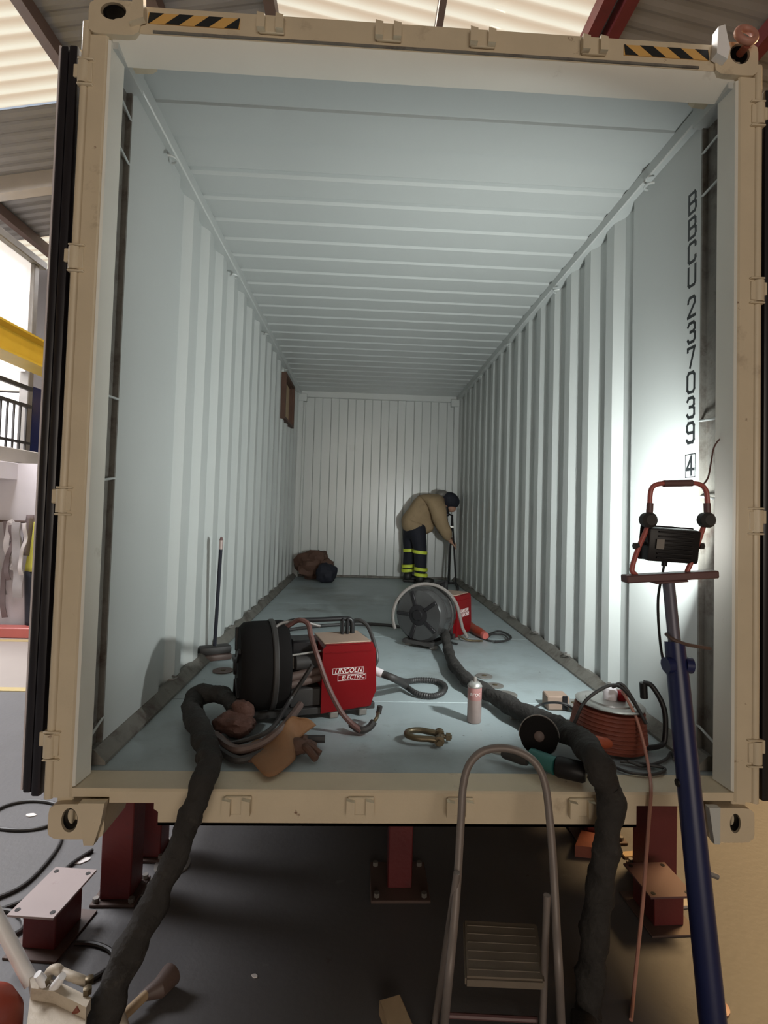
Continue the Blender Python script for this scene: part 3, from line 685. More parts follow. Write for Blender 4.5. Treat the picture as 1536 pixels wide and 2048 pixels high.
# ================================================================== WIRE FEEDERS
def make_feeder():
    t = thing('wire_feeder', '', 'wire feeder')
    def part(nm, b, m, p=None, sm=38): return obj(nm, b, m, p or t, local=True, smooth=sm)
    b = BM()
    box(b, (-.32, -.12, .025), (.32, -.09, .055), .003); box(b, (-.32, .09, .025), (.32, .12, .055), .003); box(b, (-.32, -.12, .028), (-.28, .12, .052)); box(b, (.2, -.12, .028), (.24, .12, .052)); part('base_frame', b, M_blackm)
    for x in (-.26, .12, .26):
        b = BM(); box(b, (x - .02, -.125, 0), (x + .02, -.08, .03), .004); part('foot', b, M_steel_d)
        b = BM(); box(b, (x - .02, .08, 0), (x + .02, .125, .03), .004); part('foot', b, M_steel_d)
    # spool drum, axis along x
    A = Matrix.Translation((-.19, 0, .235)) @ Matrix.Rotation(PI / 2, 4, 'Y')
    b = BM(); lathe(b, [(.12, -.125), (.175, -.12), (.195, -.10), (.2, -.06), (.2, .07), (.195, .09), (.18, .10), (.02, .10)], 40, A); dr = part('spool_drum', b, M_gloss)
    b = BM(); lathe(b, [(.035, -.14), (.04, -.13), (.075, -.125), (.075, -.115)], 20, A); part('drum_hub', b, M_black, dr)
    b = BM(); lathe(b, [(.203, .015), (.207, .02), (.207, .035), (.203, .04)], 40, A); part('drum_band', b, M_blackm, dr)
    for k in range(5):
        a = 2 * PI * k / 5
        b = BM(); box(b, (-.012, .07, -.135), (.012, .175, -.119), .003, A @ Matrix.Rotation(a, 4, 'Z')); part('drum_rib', b, M_black, dr)
    # drive unit
    b = BM(); box(b, (-.085, -.10, .055), (.06, .11, .14), .006); part('drive_plate', b, M_blackm)
    b = BM(); box(b, (-.07, -.02, .14), (.06, .11, .34), .01); part('drive_body', b, M_black)
    b = BM(); lathe(b, [(.03, -.06), (.034, -.055), (.034, .05), (.025, .06)], 16, Matrix.Translation((-.0, -.06, .25)) @ Matrix.Rotation(PI / 2, 4, 'Y')); part('drive_motor', b, M_blackm)
    for z in (.12, .18, .215):
        b = BM(); cyl(b, (-.12, -.085, z - .03), (.07, -.07, z), .020, n=12); part('cable_tail', b, M_steel_dk if z > .13 else M_blackm)
    b = BM(); cyl(b, (-.10, -.07, .285), (.07, -.07, .30), .005, n=8); part('tension_rod', b, M_steel)
    b = BM(); box(b, (-.085, -.04, .215), (-.05, -.01, .27), .003); part('terminal_block', b, M_steel_d)
    # red case
    b = BM(); prism(b, [(.06, .05), (.06, .325), (.075, .34), (.300, .34), (.318, .30), (.325, .11), (.30, .06), (.29, .05)], -.115, .12, XZ); cs = part('case', b, M_red, None, 30)
    b = BM(); prism(b, [(.055, .03), (.055, .32), (.07, .336), (.29, .336), (.302, .30), (.318, .12), (.295, .045)], .121, .131, XZ); fp = part('side_door', b, M_red, None, 30)
    b = BM(); box(b, (.065, -.11, .338), (.295, .112, .346), .003); part('case_lid', b, M_dusty, cs)
    b = BM(); box(b, (.07, -.1345, .302), (.295, -.1305, .305)); part('door_crease', b, M_red, fp)
    T = Matrix.Translation((.192, -.1315, 0)) @ Matrix.Rotation(PI / 2, 4, 'X')
    for body, z, dx, sz in (('LINCOLN', .217, -.012, .031), ('ELECTRIC', .185, .012, .026)):
        me = text_mesh(body, sz, .25); me.transform(Matrix.Translation((0, 0, z)) @ Matrix.Translation((dx, 0, 0)) @ T)
        part('brand_lettering', me, M_text, fp)
    b = BM()
    for x0, x1, z0, z1 in ((.105, .255, .204, .231), (.13, .268, .172, .199)):
        for lo, hi in (((x0, z0), (x1, z0 + .0015)), ((x0, z1 - .0015), (x1, z1)), ((x0, z0), (x0 + .0015, z1)), ((x1 - .0015, z0), (x1, z1))): box(b, (lo[0], -.1318, lo[1]), (hi[0], -.1308, hi[1]))
    part('brand_frame', b, M_text, fp, 0)
    # handle over the top
    b = BM(); tube(b, cr([V((-.10, .06, .36)), V((-.09, .06, .405)), V((-.04, .06, .42)), V((.08, .06, .42)), V((.21, .06, .42)), V((.245, .06, .405)), V((.25, .06, .345))], 6), .012, 10); part('carry_handle', b, M_black)
    for x in (.19, .215):
        b = BM(); box(b, (x, .04, .34), (x + .012, .08, .425), .003); part('handle_post', b, M_black)
    return t
F1 = make_feeder()
F1.location = (-.455, .72, 0); F1.rotation_euler = (0, 0, .30)
tag(F1, 'near red and black welding wire feeder with white brand lettering', None, 'welding wire feeders')
F2 = dup(F1); F2.location = (.40, 2.20, 0); F2.rotation_euler = (0, 0, .95)
tag(F2, 'far red welding wire feeder with shiny smoke-grey spool drum facing the door')

for ch in F1.children:
    if ch.name.startswith('spool_drum'):
        ch.material_slots[0].link = 'OBJECT'; ch.material_slots[0].material = M_matt
# torch lead of the near feeder
def cable(name, lab, pts, r, m, cat='cable', k=8, n=8, parent=None, closed=False):
    b = BM(); tube(b, cr(pts, k, closed), r, n, closed); return obj(name, b, m, parent, label=lab, cat=cat if not parent else None)
tl = thing('welding_torch', 'welding torch with red-brown lead hung across the near wire feeder', 'torch', fl(740, 1450, 0))
def yp(px, py, y): return U(px, py, y=y)
cable('lead', None, [yp(545, 1262, .66), yp(575, 1252, .64), yp(598, 1240, .62), yp(616, 1248, .60), yp(622, 1272, .56), yp(634, 1310, .50), yp(655, 1370, .48), yp(680, 1420, .47), yp(700, 1444, .46), fl(722, 1462, .02)], .0115, M_rcable, parent=tl)
cable('handle', None, [fl(702, 1448, .03), fl(722, 1460, .022), fl(738, 1455, .03), fl(748, 1443, .05)], .016, M_blackm, parent=tl)
cable('swan_neck', None, [fl(747, 1444, .05), fl(753, 1436, .065), yp(757, 1425, .56)], .008, M_brass, parent=tl)
cable('nozzle', None, [yp(757, 1427, .56), yp(760, 1412, .56)], .012, M_blackm, parent=tl, k=1)
cable('feeder_loop_lead', 'dark cable looping over the right side of the red feeder case', [yp(690, 1252, .95), yp(715, 1240, .93), yp(735, 1252, .90), yp(748, 1285, .84), yp(754, 1315, .80), yp(748, 1332, .80), yp(735, 1334, .82)], .010, M_cable)
cable('feeder_loop_lead', 'thin grey lead arching over the near spool drum', [yp(520, 1330, .55), yp(540, 1275, .58), yp(560, 1248, .62), yp(600, 1243, .66), yp(640, 1252, .72)], .007, M_gcable)
cp = thing('control_lead', 'black ribbed control lead with white plug looping on floor right of red case', 'cable', fl(820, 1380, 0))
cable('plug', None, [yp(742, 1338, .82), yp(765, 1348, .80)], [.020] * 2, M_white, parent=cp, k=1, n=14)
cable('boot', None, [yp(765, 1348, .80), yp(790, 1358, .80), fl(812, 1372, .026)], .018, M_blackm, parent=cp, n=12)
b = BM(); P = cr([fl(808, 1370, .028), fl(832, 1386, .02), fl(862, 1392, .018), fl(884, 1386, .018), fl(890, 1372, .018), fl(872, 1362, .018), fl(838, 1360, .02), fl(808, 1362, .04), yp(775, 1350, .84)], 14)
tube(b, P, [.0125 if i % 2 else .0155 for i in range(len(P))], 10); obj('ribbed_lead', b, M_cable, cp)
# arc cable over the far feeder
b = BM(); c0 = V((.27, 1.98, .235)); ang = [PI * (1.12 - 1.02 * i / 22) for i in range(23)]
tube(b, [c0 + V((math.cos(a) * .235, -.09 + .05 * math.sin(a), math.sin(a) * .225)) for a in ang] + [V((.53, 1.90, .16)), V((.56, 1.86, .10))], .012, 8)
obj('feeder_loop_lead', b, M_gcable, label='grey cable arching over the shiny drum of the far feeder', cat='cable')
for k, (pts, lab) in enumerate((([fl(893, 1262, .08), fl(910, 1268, .05), fl(935, 1280, .02), fl(965, 1282, .012)], 'short yellowish lead trailing from the far feeder'),
                               ([fl(888, 1270, .06), fl(893, 1283, .012), fl(915, 1288, .010)], 'short black lead end in front of the far feeder'))):
    cable('lead_end', lab, pts, .007, M_brass if k == 0 else M_cable)
# rag and cables heaped at the near drum
b = BM(); c = fl(470, 1470, .0); blob(b, (c.x, c.y - .0, .05), (.09, .07, .05), .30, 4, 4, 3, zmin=.001); blob(b, (c.x + .02, c.y + .03, .09), (.05, .04, .05), .28, 4, 3, 5); obj('rag', b, M_rag, label='rust-brown rag heaped below the near spool drum', cat='rag')
for k, (pts, r, m, lab) in enumerate((
        ([fl(450, 1490, .03), fl(500, 1478, .06), fl(545, 1455, .10), yp(580, 1400, .52), yp(625, 1330, .54)], .010, M_cable, 'black cable running diagonally up to the near feeder drive'),
        ([fl(440, 1500, .02), fl(480, 1520, .02), fl(540, 1500, .03), fl(600, 1480, .03), fl(650, 1478, .03)], .016, M_blackm, 'dusty black hose on the floor under the near feeder'),
        ([fl(430, 1470, .04), fl(470, 1498, .04), fl(520, 1488, .05), fl(565, 1455, .09), yp(600, 1410, .50)], .017, M_steel_dk, 'brown-black hose curving out of the near feeder'))):
    cable('loose_hose', lab, pts, r, m)

# ================================================================== LEATHER GLOVES
def cloth(name, outline_a, outline_b, lab, m, cat, amp=.012, solid=.004):
    A = cr(outline_a, 8); B_ = cr(outline_b, 8); n = min(len(A), len(B_)); b = BM()
    vs = []
    for i in range(n):
        row = []
        for j in range(11):
            v = j / 10; p = A[i].lerp(B_[i], v)
            p = p + V((0, 0, amp * (noise.noise(p * 9) + .8 * math.sin(v * PI)) + .004))
            row.append(b.verts.new(p))
        vs.append(row)
    for r0, r1 in zip(vs, vs[1:]):
        for j in range(10): b.faces.new((r0[j], r0[j + 1], r1[j + 1], r1[j]))
    return obj(name, b, m, label=lab, cat=cat, solid=solid, smooth=60)
cloth('leather_gauntlet', [fl(482, 1500, .012), fl(510, 1484, .03), fl(538, 1474, .06), fl(562, 1452, .10), fl(582, 1434, .12), fl(602, 1440, .11)],
      [fl(505, 1530, .012), U(532, 1552, z=.014), U(560, 1545, z=.012), fl(590, 1520, .014), fl(592, 1488, .03), fl(632, 1452, .07)], 'tan leather welding gauntlet lying over the sill edge', M_leather, 'glove')
gl = thing('work_glove', 'dark brown leather work glove lying behind the tan gauntlet', 'glove', fl(600, 1500))
b = BM(); c = fl(596, 1492, .03); blob(b, c, (.055, .045, .028), .25, 6, 3, 2, zmin=.001); obj('palm', b, M_leather_d, gl)
for k, (px_, py_) in enumerate(((640, 1508), (632, 1518), (618, 1478), (630, 1492))):
    b = BM(); e = fl(px_, py_, .018); tube(b, cr([c + V((.02, -.01, 0)), (c + e) / 2 + V((0, 0, .015)), e], 5), .014, 8); obj('finger', b, M_leather_d, gl)
cloth('leather_apron', [fl(440, 1500, .01), fl(470, 1515, .012), fl(505, 1530, .012)], [fl(485, 1492, .02), fl(520, 1500, .03), fl(545, 1522, .02)], 'dark brown leather flap under the tan gauntlet', M_leather_d, 'leather')

# ================================================================== SMALL THINGS ON THE CONTAINER FLOOR
# broom by the left wall
br = thing('floor_broom', 'black-handled broom standing upright by the left container wall', 'broom', fl(428, 1322))
base = fl(428, 1318, .0); top = U(443, 1074, x=base.x + .03)
b = BM(); cyl(b, base + V((0, 0, .06)), base.lerp(top, .90), .0115, n=12); obj('handle', b, M_navy, br)
b = BM(); cyl(b, base.lerp(top, .90), base.lerp(top, .975), .0125, n=12); obj('handle_grip', b, M_canb, br)
b = BM(); cyl(b, base.lerp(top, .975), top, .0125, .006, n=12); obj('handle_cap', b, M_maroon, br)
b = BM(); box(b, (-.10, -.045, .035), (.10, .045, .085), .015, Matrix.Translation(base) @ Matrix.Rotation(.5, 4, 'Z'), 2); obj('head', b, M_blackm, br)
b = BM()
box(b, (-.10, -.06, 0), (.10, .06, .038), .012, Matrix.Translation(base) @ Matrix.Rotation(.5, 4, 'Z'), 2); obj('bristles', b, M_steel_dk, br)

def disc(px_, py_, r, lab, m=M_steel_d, h=.0):
    c = fl(px_, py_, h); t = thing('grinding_disc', lab, 'disc', c, group='loose grinding discs')
    b = BM(); lathe(b, [(.011, .0), (r, .001), (r, .005), (r * .4, .007), (.011, .006)], 28, Matrix.Translation(c)); obj('abrasive', b, m, t)
    b = BM(); lathe(b, [(.004, .006), (.014, .006), (.014, .009), (.011, .010)], 16, Matrix.Translation(c)); obj('bush', b, M_brass, t)
disc(446, 1342, .06, 'dark grey grinding disc in front of the broom head', M_steel_dk)
disc(968, 1353, .05, 'grey grinding disc beside the cable bundle, nearest the spray can top')
disc(990, 1372, .048, 'grey grinding disc half under the cable bundle right of the spray can')
disc(1012, 1390, .060, 'largest grey grinding disc right of the cable bundle')
disc(1148, 1408, .062, 'shiny steel disc leaning by the cable reel', M_steel, .03)
for k, (a, q) in enumerate((((1050, 1447), (1078, 1458)), ((1030, 1440), (1044, 1450)))):
    c = fl(*a); b = BM(); blob(b, (c.x, c.y, .014), (.03, .018, .014), .3, 6, 2, k + 1, zmin=.001); obj('rag_scrap', b, M_steel_d, label=('crumpled grey scrap in front of the bundle, nearer the grinder', 'small crumpled grey scrap nearer the spray can')[k], cat='scrap')
# spray can
c = fl(948, 1443); sc = thing('spray_can', 'pinkish aerosol spray can standing upright on the container floor', 'spray can', c)
T = Matrix.Translation(c)
b = BM(); lathe(b, [(.030, 0), (.0325, .004), (.0325, .155)], 28, T); obj('body', b, M_canb, sc)
b = BM(); lathe(b, [(.0327, .105), (.0330, .107), (.0330, .160), (.0327, .162)], 28, T); lbw = obj('label_band', b, M_can, sc)
b = BM(); lathe(b, [(.0325, .160), (.034, .163), (.034, .167), (.028, .177), (.018, .185), (.014, .186)], 28, T); obj('shoulder', b, M_steel, sc)
b = BM(); lathe(b, [(.010, .186), (.010, .200), (.0075, .207), (.005, .208)], 18, T); obj('nozzle', b, M_steel_d, sc)
me = text_mesh('aroc', .028, 0, .0006)
for v in me.vertices:                       # wrap the print round the can
    a = v.co.x / .0332; rr = .0333 + v.co.z
    v.co = V((c.x + rr * math.sin(a - .1), c.y - rr * math.cos(a - .1), c.z + .135 + v.co.y))
obj('print', me, M_text, lbw)
# bow shackle
c = fl(858, 1484); sh = thing('bow_shackle', 'brass-coloured bow shackle with pin lying on the container floor', 'shackle', c)
b = BM(); T = Matrix.Translation((c.x - .005, c.y, .0235)) @ Matrix.Rotation(-.15, 4, 'Z')
P = [T @ V((.045 * 1, -.035, .0)), T @ V((.01, -.036, .004)), T @ V((-.04, -.042, .006)), T @ V((-.085, -.02, .006)), T @ V((-.085, .02, .006)), T @ V((-.04, .042, .006)), T @ V((.01, .036, .004)), T @ V((.045, .035, 0))]
tube(b, cr(P, 5), .0125, 10); obj('bow', b, M_brass, sh)
for s in (-1, 1):
    b = BM(); lathe(b, [(.010, -.012), (.021, -.011), (.021, .011), (.010, .012)], 16, T @ Matrix.Translation((.048, s * .035, 0)) @ Matrix.Rotation(PI / 2, 4, 'X')); obj('eye', b, M_brass, sh)
b = BM(); cyl(b, T @ V((.048, -.065, 0)), T @ V((.048, .07, 0)), .0105, n=12); pn = obj('pin', b, M_brass, sh)
b = BM(); lathe(b, [(.008, -.010), (.017, -.009), (.017, .009), (.008, .010)], 6, T @ Matrix.Translation((.085, .01, 0)) @ Matrix.Rotation(PI / 2, 4, 'Y')); obj('nut', b, M_brass, sh)
b = BM(); cyl(b, T @ V((.05, .01, 0)), T @ V((.10, .01, 0)), .009, n=10); obj('bolt', b, M_brass, sh)
# angle grinder
gc = fl(1085, 1525); gr = thing('angle_grinder', 'teal and black angle grinder with black cutting disc by the sill', 'grinder', gc)
b = BM(); e0 = U(1062, 1512, z=.042); e1 = U(1112, 1532, z=.042); e2 = U(1172, 1546, z=.042)
cyl(b, e0, e1, .030, .033, 18); obj('motor_body', b, M_teal, gr)
b = BM(); tube(b, [e1, e1.lerp(e2, .1), e1.lerp(e2, .9), e2], [.033, .037, .036, .030], 16); obj('rear_handle', b, M_black, gr)
b = BM(); hd = U(1096, 1496, y=gc.y + .05); hd.z = max(hd.z, .05); blob(b, hd, (.036, .032, .036), .08, 3, 3, 1); obj('gear_head', b, M_steel_d, gr)
dc = U(1078, 1476, y=gc.y + .035); dc.z = max(dc.z, .088); DM = Matrix.Translation(dc) @ Matrix.Rotation(-.25, 4, 'Z') @ Matrix.Rotation(-.2, 4, 'X') @ Matrix.Rotation(PI / 2, 4, 'X')
b = BM(); lathe(b, [(.008, 0), (.074, .001), (.074, .005), (.008, .006)], 36, DM); dk = obj('cutting_disc', b, M_matt, gr)
b = BM(); lathe(b, [(.004, .004), (.020, .005), (.020, .010), (.012, .013)], 18, DM); obj('flange_nut', b, M_steel_dk, dk)
b = BM()
prof = [(.06, -.022), (.078, -.022), (.080, .000), (.077, .001), (.076, -.018), (.06, -.018)]
rings = []
for k in range(19):
    a = PI * k / 18 * 1.05
    rings.append([b.verts.new(DM @ V((r * math.cos(a), r * math.sin(a) * 1, z))) for r, z in prof])
for A, B_ in zip(rings, rings[1:]):
    for q in range(6): b.faces.new((A[q], A[(q + 1) % 6], B_[(q + 1) % 6], B_[q]))
b.faces.new(rings[0]); b.faces.new(rings[-1][::-1]); obj('disc_guard', b, M_steel_d, gr)
s0, s1, s2 = U(1055, 1522, z=.035), U(1005, 1506, z=.032), U(978, 1502, z=.03)
b = BM(); tube(b, [s0, s0.lerp(s1, .2), s0.lerp(s1, .9), s1], [.017, .021, .019, .014], 14); sd = obj('side_handle', b, M_blackm, gr)
b = BM(); tube(b, [s1, s1.lerp(s2, .5), s2], [.009, .009, .004], 10); obj('handle_stud', b, M_steel, sd)
# orange grinder near the far feeder
oc = fl(945, 1252); og = thing('orange_power_tool', 'small orange hand grinder lying beside the far feeder', 'grinder', oc)
a0, a1, a2 = fl(925, 1243, .05), fl(945, 1256, .04), fl(968, 1270, .035)
b = BM(); tube(b, [a0, a0.lerp(a1, .3), a1], [.035, .042, .036], 14); obj('gear_head', b, M_orange_d, og)
b = BM(); tube(b, [a1, a1.lerp(a2, .5), a2], [.034, .038, .030], 14); obj('motor_body', b, M_cyl, og)
b = BM(); tube(b, [a2, a2 + (a2 - a1) * .15], [.032, .026], 14); obj('end_cap', b, M_pinkred, og)
cable('tool_lead', 'dark coiled lead of the orange grinder on the floor', [fl(970, 1272, .03), fl(995, 1262, .012), fl(1015, 1268, .01), fl(1022, 1276, .01), fl(1005, 1282, .01), fl(975, 1280, .01), fl(985, 1268, .022), fl(1008, 1270, .02), fl(1015, 1280, .018), fl(990, 1284, .018)], .007, M_cable)
# cable reel with orange cord
rc = fl(1218, 1490); rl = thing('cable_reel', 'steel cable reel wound with orange-brown cord in a black tube frame', 'cable reel', rc)
T = Matrix.Translation((rc.x, rc.y + .02, .012)) @ Matrix.Rotation(.06, 4, 'Y')
b = BM(); prof = [(.06, .0), (.16, .0)]
for k in range(9): prof += [(.155 - k * .0022, .006 + k * .016), (.163 - k * .0025, .012 + k * .016), (.155 - k * .0022, .018 + k * .016)]
prof += [(.06, .155)]
lathe(b, prof, 36, T); obj('wound_cord', b, M_orange_d, rl)
b = BM(); lathe(b, [(.02, .158), (.140, .158), (.142, .162), (.135, .166), (.10, .168), (.095, .174), (.05, .176)], 36, T); fg = obj('top_flange', b, M_steel, rl)
b = BM(); lathe(b, [(.028, .176), (.030, .21), (.024, .222), (.012, .226)], 18, T); obj('hub', b, M_white, rl)
b = BM(); box(b, (.025, -.03, .175), (.065, .02, .215), .008, T); obj('socket', b, M_red, rl)
b = BM(); ax = U(1235, 1440, y=rc.y)
P = [V((rc.x + .10, rc.y - .08, .02)), V((rc.x + .19, rc.y - .06, .025)), V((rc.x + .215, rc.y - .05, .06)), V((rc.x + .215, rc.y - .04, .17)), V((rc.x + .175, rc.y - .02, .255)), V((rc.x + .145, rc.y + .0, .265))]
tube(b, cr(P, 5), .011, 10); obj('tube_frame', b, M_black, rl)
b = BM(); cyl(b, (rc.x + .145, rc.y, .265), (rc.x + .15, rc.y, .20), .016, n=12); obj('frame_grip', b, M_black, rl)
b = BM(); P = [V((rc.x - .165, rc.y - .03, .10)), V((rc.x - .12, rc.y - .04, .20)), V((rc.x - .03, rc.y - .05, .265)), V((rc.x + .03, rc.y - .05, .255)), V((rc.x + .07, rc.y - .08, .20)), V((rc.x + .09, rc.y - .13, .14))]
tube(b, cr(P, 6), .007, 8); obj('lead_loop', b, M_cable, rl)
b = BM(); P = [V((rc.x + .0, rc.y - .02, .25)), V((rc.x + .03, rc.y - .04, .27)), V((rc.x + .06, rc.y - .06, .23)), V((rc.x + .085, rc.y - .11, .16))]
tube(b, cr(P, 6), .007, 8); obj('lead_loop', b, M_cable, rl)
b = BM(); s0 = U(1170, 1478, y=rc.y - .15); s1 = U(1222, 1488, y=rc.y - .155)
tube(b, [s0, s0.lerp(s1, .3), s0.lerp(s1, .8), s1], [.012, .022, .022, .014], 12); obj('cord_connector', b, M_orange, rl)
cable('extension_cord', 'thin salmon extension cord hanging from the reel over the sill', [V((rc.x + .04, rc.y - .03, .235)), U(1252, 1395, y=rc.y - .06), U(1272, 1435, y=rc.y - .11), U(1288, 1490, y=rc.y - .17), fl(1298, 1540, .012), U(1302, 1582, y=-.012), U(1298, 1640, y=-.03), U(1292, 1720, y=-.05), U(1286, 1800, y=-.08), U(1276, 1900, y=-.1), U(1268, 1980, y=-.12), fl(1262, 2040, G + .008)], .0062, M_salmon)
for k, (pts, lab) in enumerate((
        ([fl(1215, 1528, .01), fl(1260, 1545, .009), fl(1310, 1548, .008), fl(1330, 1538, .008), fl(1300, 1530, .012), fl(1240, 1522, .012)], 'black flat loop of cable in front of the reel on the sill'),
        ([fl(1255, 1522, .02), fl(1290, 1532, .01), fl(1330, 1520, .01), fl(1342, 1505, .012), fl(1348, 1518, .01)], 'black cable from the reel towards the right post'))):
    cable('loose_cable', lab, pts, .006, M_cable)
jb = thing('junction_box', 'small pinkish socket box with black front behind the bundle', 'box', fl(1118, 1420))
c = fl(1118, 1420); b = BM(); box(b, (c.x - .06, c.y - .01, 0), (c.x + .05, c.y + .08, .07), .006); obj('body', b, M_dusty, jb)
b = BM(); box(b, (c.x + .012, c.y - .016, .005), (c.x + .038, c.y - .009, .075), .003); obj('black_band', b, M_black, jb)
cable('loose_cable', 'thin dark cable lying over the socket box behind the bundle', [fl(1060, 1420, .03), fl(1085, 1408, .05), fl(1110, 1405, .09), fl(1135, 1410, .09), fl(1150, 1425, .05), fl(1142, 1440, .02)], .0055, M_cable)
# hoses further back on the floor
cable('floor_hose', 'black hose crossing the floor from the near feeder to the far feeder', [fl(560, 1262, .02), fl(640, 1252, .02), fl(715, 1248, .02), fl(770, 1250, .02), fl(812, 1254, .02), fl(850, 1245, .02)], .014, M_cable)
cable('floor_hose', 'black cable from the far feeder to the welder at the end wall', [fl(900, 1190, .1), fl(915, 1180, .02), fl(912, 1168, .02), fl(895, 1166, .02), fl(870, 1172, .02), fl(850, 1170, .02)], .016, M_cable)

# jacket and bag heap at the far left corner
c = fl(622, 1160); T = Matrix.Translation((c.x, c.y + .05, 0))
b = BM(); blob(b, (c.x + .03, c.y + .06, .20), (.25, .16, .20), .35, 5, 4, 11, zmin=.001); obj('draped_jacket', b, M_leather_d, label='brown leather jacket draped in the far left corner', cat='jacket')
b = BM(); blob(b, (c.x + .23, c.y - .21, .13), (.14, .11, .135), .25, 4, 4, 4, zmin=.001); obj('tool_bag', b, M_navy, label='black tool bag in front of the draped brown jacket', cat='bag')

# ================================================================== THE WELDER
fx, fy = .53, 5.48
pr = thing('person', 'person in tan jacket and dark hi-vis trousers bending over at the end wall', 'person', (fx, fy, 0))
def pv(x, y, z): return V((fx + x, fy + y, z))
# one continuous body
Bv = [pv(0, 0, .84), pv(.06, 0, .98), pv(.16, 0, 1.12), pv(.30, 0, 1.16), pv(.38, 0, 1.15), pv(.45, 0, 1.12), pv(.47, 0, 1.05),
      pv(.02, -.10, .80), pv(.07, -.11, .46), pv(.08, -.12, .09), pv(.19, -.13, .04),
      pv(-.04, .10, .80), pv(-.04, .11, .46), pv(-.07, .12, .09), pv(.04, .13, .04),
      pv(.28, -.19, 1.10), pv(.31, -.23, .84), pv(.44, -.16, .63), pv(.49, -.14, .57),
      pv(.28, .19, 1.10), pv(.34, .22, .84), pv(.48, .12, .66), pv(.53, .10, .60)]
Be = [(0, 1), (1, 2), (2, 3), (3, 4), (4, 5), (5, 6), (0, 7), (7, 8), (8, 9), (9, 10), (0, 11), (11, 12), (12, 13), (13, 14), (3, 15), (15, 16), (16, 17), (17, 18), (3, 19), (19, 20), (20, 21), (21, 22)]
Br = [.085, .09, .10, .09, .06, .095, .075, .065, .045, .03, .022, .065, .045, .03, .022, .06, .045, .032, .03, .06, .045, .032, .03]
n0 = len(Bv)
for h, wi in ((18, 17), (22, 21)):           # fingers rooted in the hands
    d = (Bv[h] - Bv[wi]).normalized(); sd_ = V((0, 1, 0))
    for k, (off, ln) in enumerate(((-.027, .07), (-.009, .08), (.009, .075), (.027, .06), (.035, .05))):
        st_ = Bv[h] + sd_ * off; i = len(Bv)
        if k == 4: q = [Bv[wi].lerp(Bv[h], .7) + sd_ * .02, Bv[wi].lerp(Bv[h], .8) + sd_ * .05 + V((0, 0, .01)), Bv[h] + sd_ * .055]
        else: q = [st_ + d * .02, st_ + d * (.02 + ln * .5), st_ + d * (.02 + ln * .8) + V((.01, 0, -.025))]
        Bv += q; Be += [(h, i), (i, i + 1), (i + 1, i + 2)]; Br += [.011, .010, .008]
body = skin_mesh(Bv, Be, Br, 0, 2); obj('body', body, M_skin, pr)
# trousers
Tv = [pv(-.0, 0, .88), pv(.0, 0, .80), pv(.04, -.10, .66), pv(.07, -.115, .42), pv(.08, -.12, .10), pv(-.06, .10, .66), pv(-.05, .11, .42), pv(-.075, .12, .10)]
obj('trousers', skin_mesh(Tv, [(0, 1), (1, 2), (2, 3), (3, 4), (1, 5), (5, 6), (6, 7)], [.15, .15, .115, .095, .082, .115, .095, .082], 0, 2), M_navy, pr)
for x, y, z, r in ((.065, -.114, .435, .094), (-.052, .108, .445, .094), (.08, -.12, .205, .088), (-.07, .118, .225, .088), (.085, -.12, .13, .086), (-.072, .12, .165, .086)):
    b = BM(); lathe(b, [(r, -.022), (r + .006, -.02), (r + .006, .02), (r, .022)], 24, Matrix.Translation(pv(x, y, z)) @ Matrix.Rotation(.10 * (1 if y < 0 else -1), 4, 'Y')); obj('reflective_band', b, M_hivis, pr)
for x, y in ((.10, -.12), (-.05, .12)):
    b = BM(); box(b, (-.09, -.05, 0), (.17, .05, .035), .015, Matrix.Translation(pv(x, y, 0)), 2); blob(b, pv(x + .08, y, .05), (.09, .05, .045), .05, 3, 2); blob(b, pv(x - .02, y, .08), (.065, .055, .08), .05, 3, 2); obj('boot', b, M_boot, pr)
# jacket: torso and two sleeves grown as one skin
Jv = [pv(-.02, 0, .66), pv(-.01, 0, .84), pv(.06, 0, 1.02), pv(.17, 0, 1.10), pv(.30, 0, 1.12), pv(.38, 0, 1.12),
      pv(.27, -.18, 1.08), pv(.31, -.24, .86), pv(.42, -.18, .67), pv(.455, -.155, .61),
      pv(.27, .18, 1.08), pv(.34, .22, .86), pv(.46, .13, .69), pv(.50, .11, .645), pv(.12, 0, .82), pv(.20, -.02, .68)]
Je = [(0, 1), (1, 2), (2, 3), (3, 4), (4, 5), (3, 6), (6, 7), (7, 8), (8, 9), (3, 10), (10, 11), (11, 12), (12, 13), (2, 14), (14, 15)]
jm = skin_mesh(Jv, Je, [(.215, .19), (.20, .20), (.18, .19), (.17, .18), (.13, .13), (.09, .09), .12, .095, .075, .06, .12, .095, .075, .06, (.14, .15), (.10, .12)], 2, 2)
for v in jm.vertices:
    nn = noise.noise(v.co * 7) * .018 + noise.noise(v.co * 16) * .008
    v.co += v.normal * nn
obj('jacket', jm, M_jacket, pr)
# hooded head, shield and respirator
b = BM(); blob(b, pv(.475, 0, 1.145), (.135, .115, .115), .05, 3, 3, 2, Matrix.Rotation(.35, 4, 'Y')); obj('welding_hood', b, M_navy, pr)
b = BM(); blob(b, pv(.36, .02, 1.23), (.09, .10, .06), .1, 3, 3, 6); obj('hood_collar', b, M_steel_d, pr)
b = BM(); blob(b, pv(.49, -.03, 1.035), (.065, .055, .05), .05, 3, 3, 2); obj('chin', b, M_skin, pr)
b = BM(); cyl(b, pv(.415, -.03, 1.05), pv(.425, -.05, .93), .045, .036, 16); rs = obj('respirator', b, M_black, pr)
b = BM(); lathe(b, [(.037, -.008), (.042, -.006), (.042, .006), (.037, .008)], 18, Matrix.Translation(pv(.422, -.045, .955))); obj('filter_ring', b, M_bluegrey, rs)
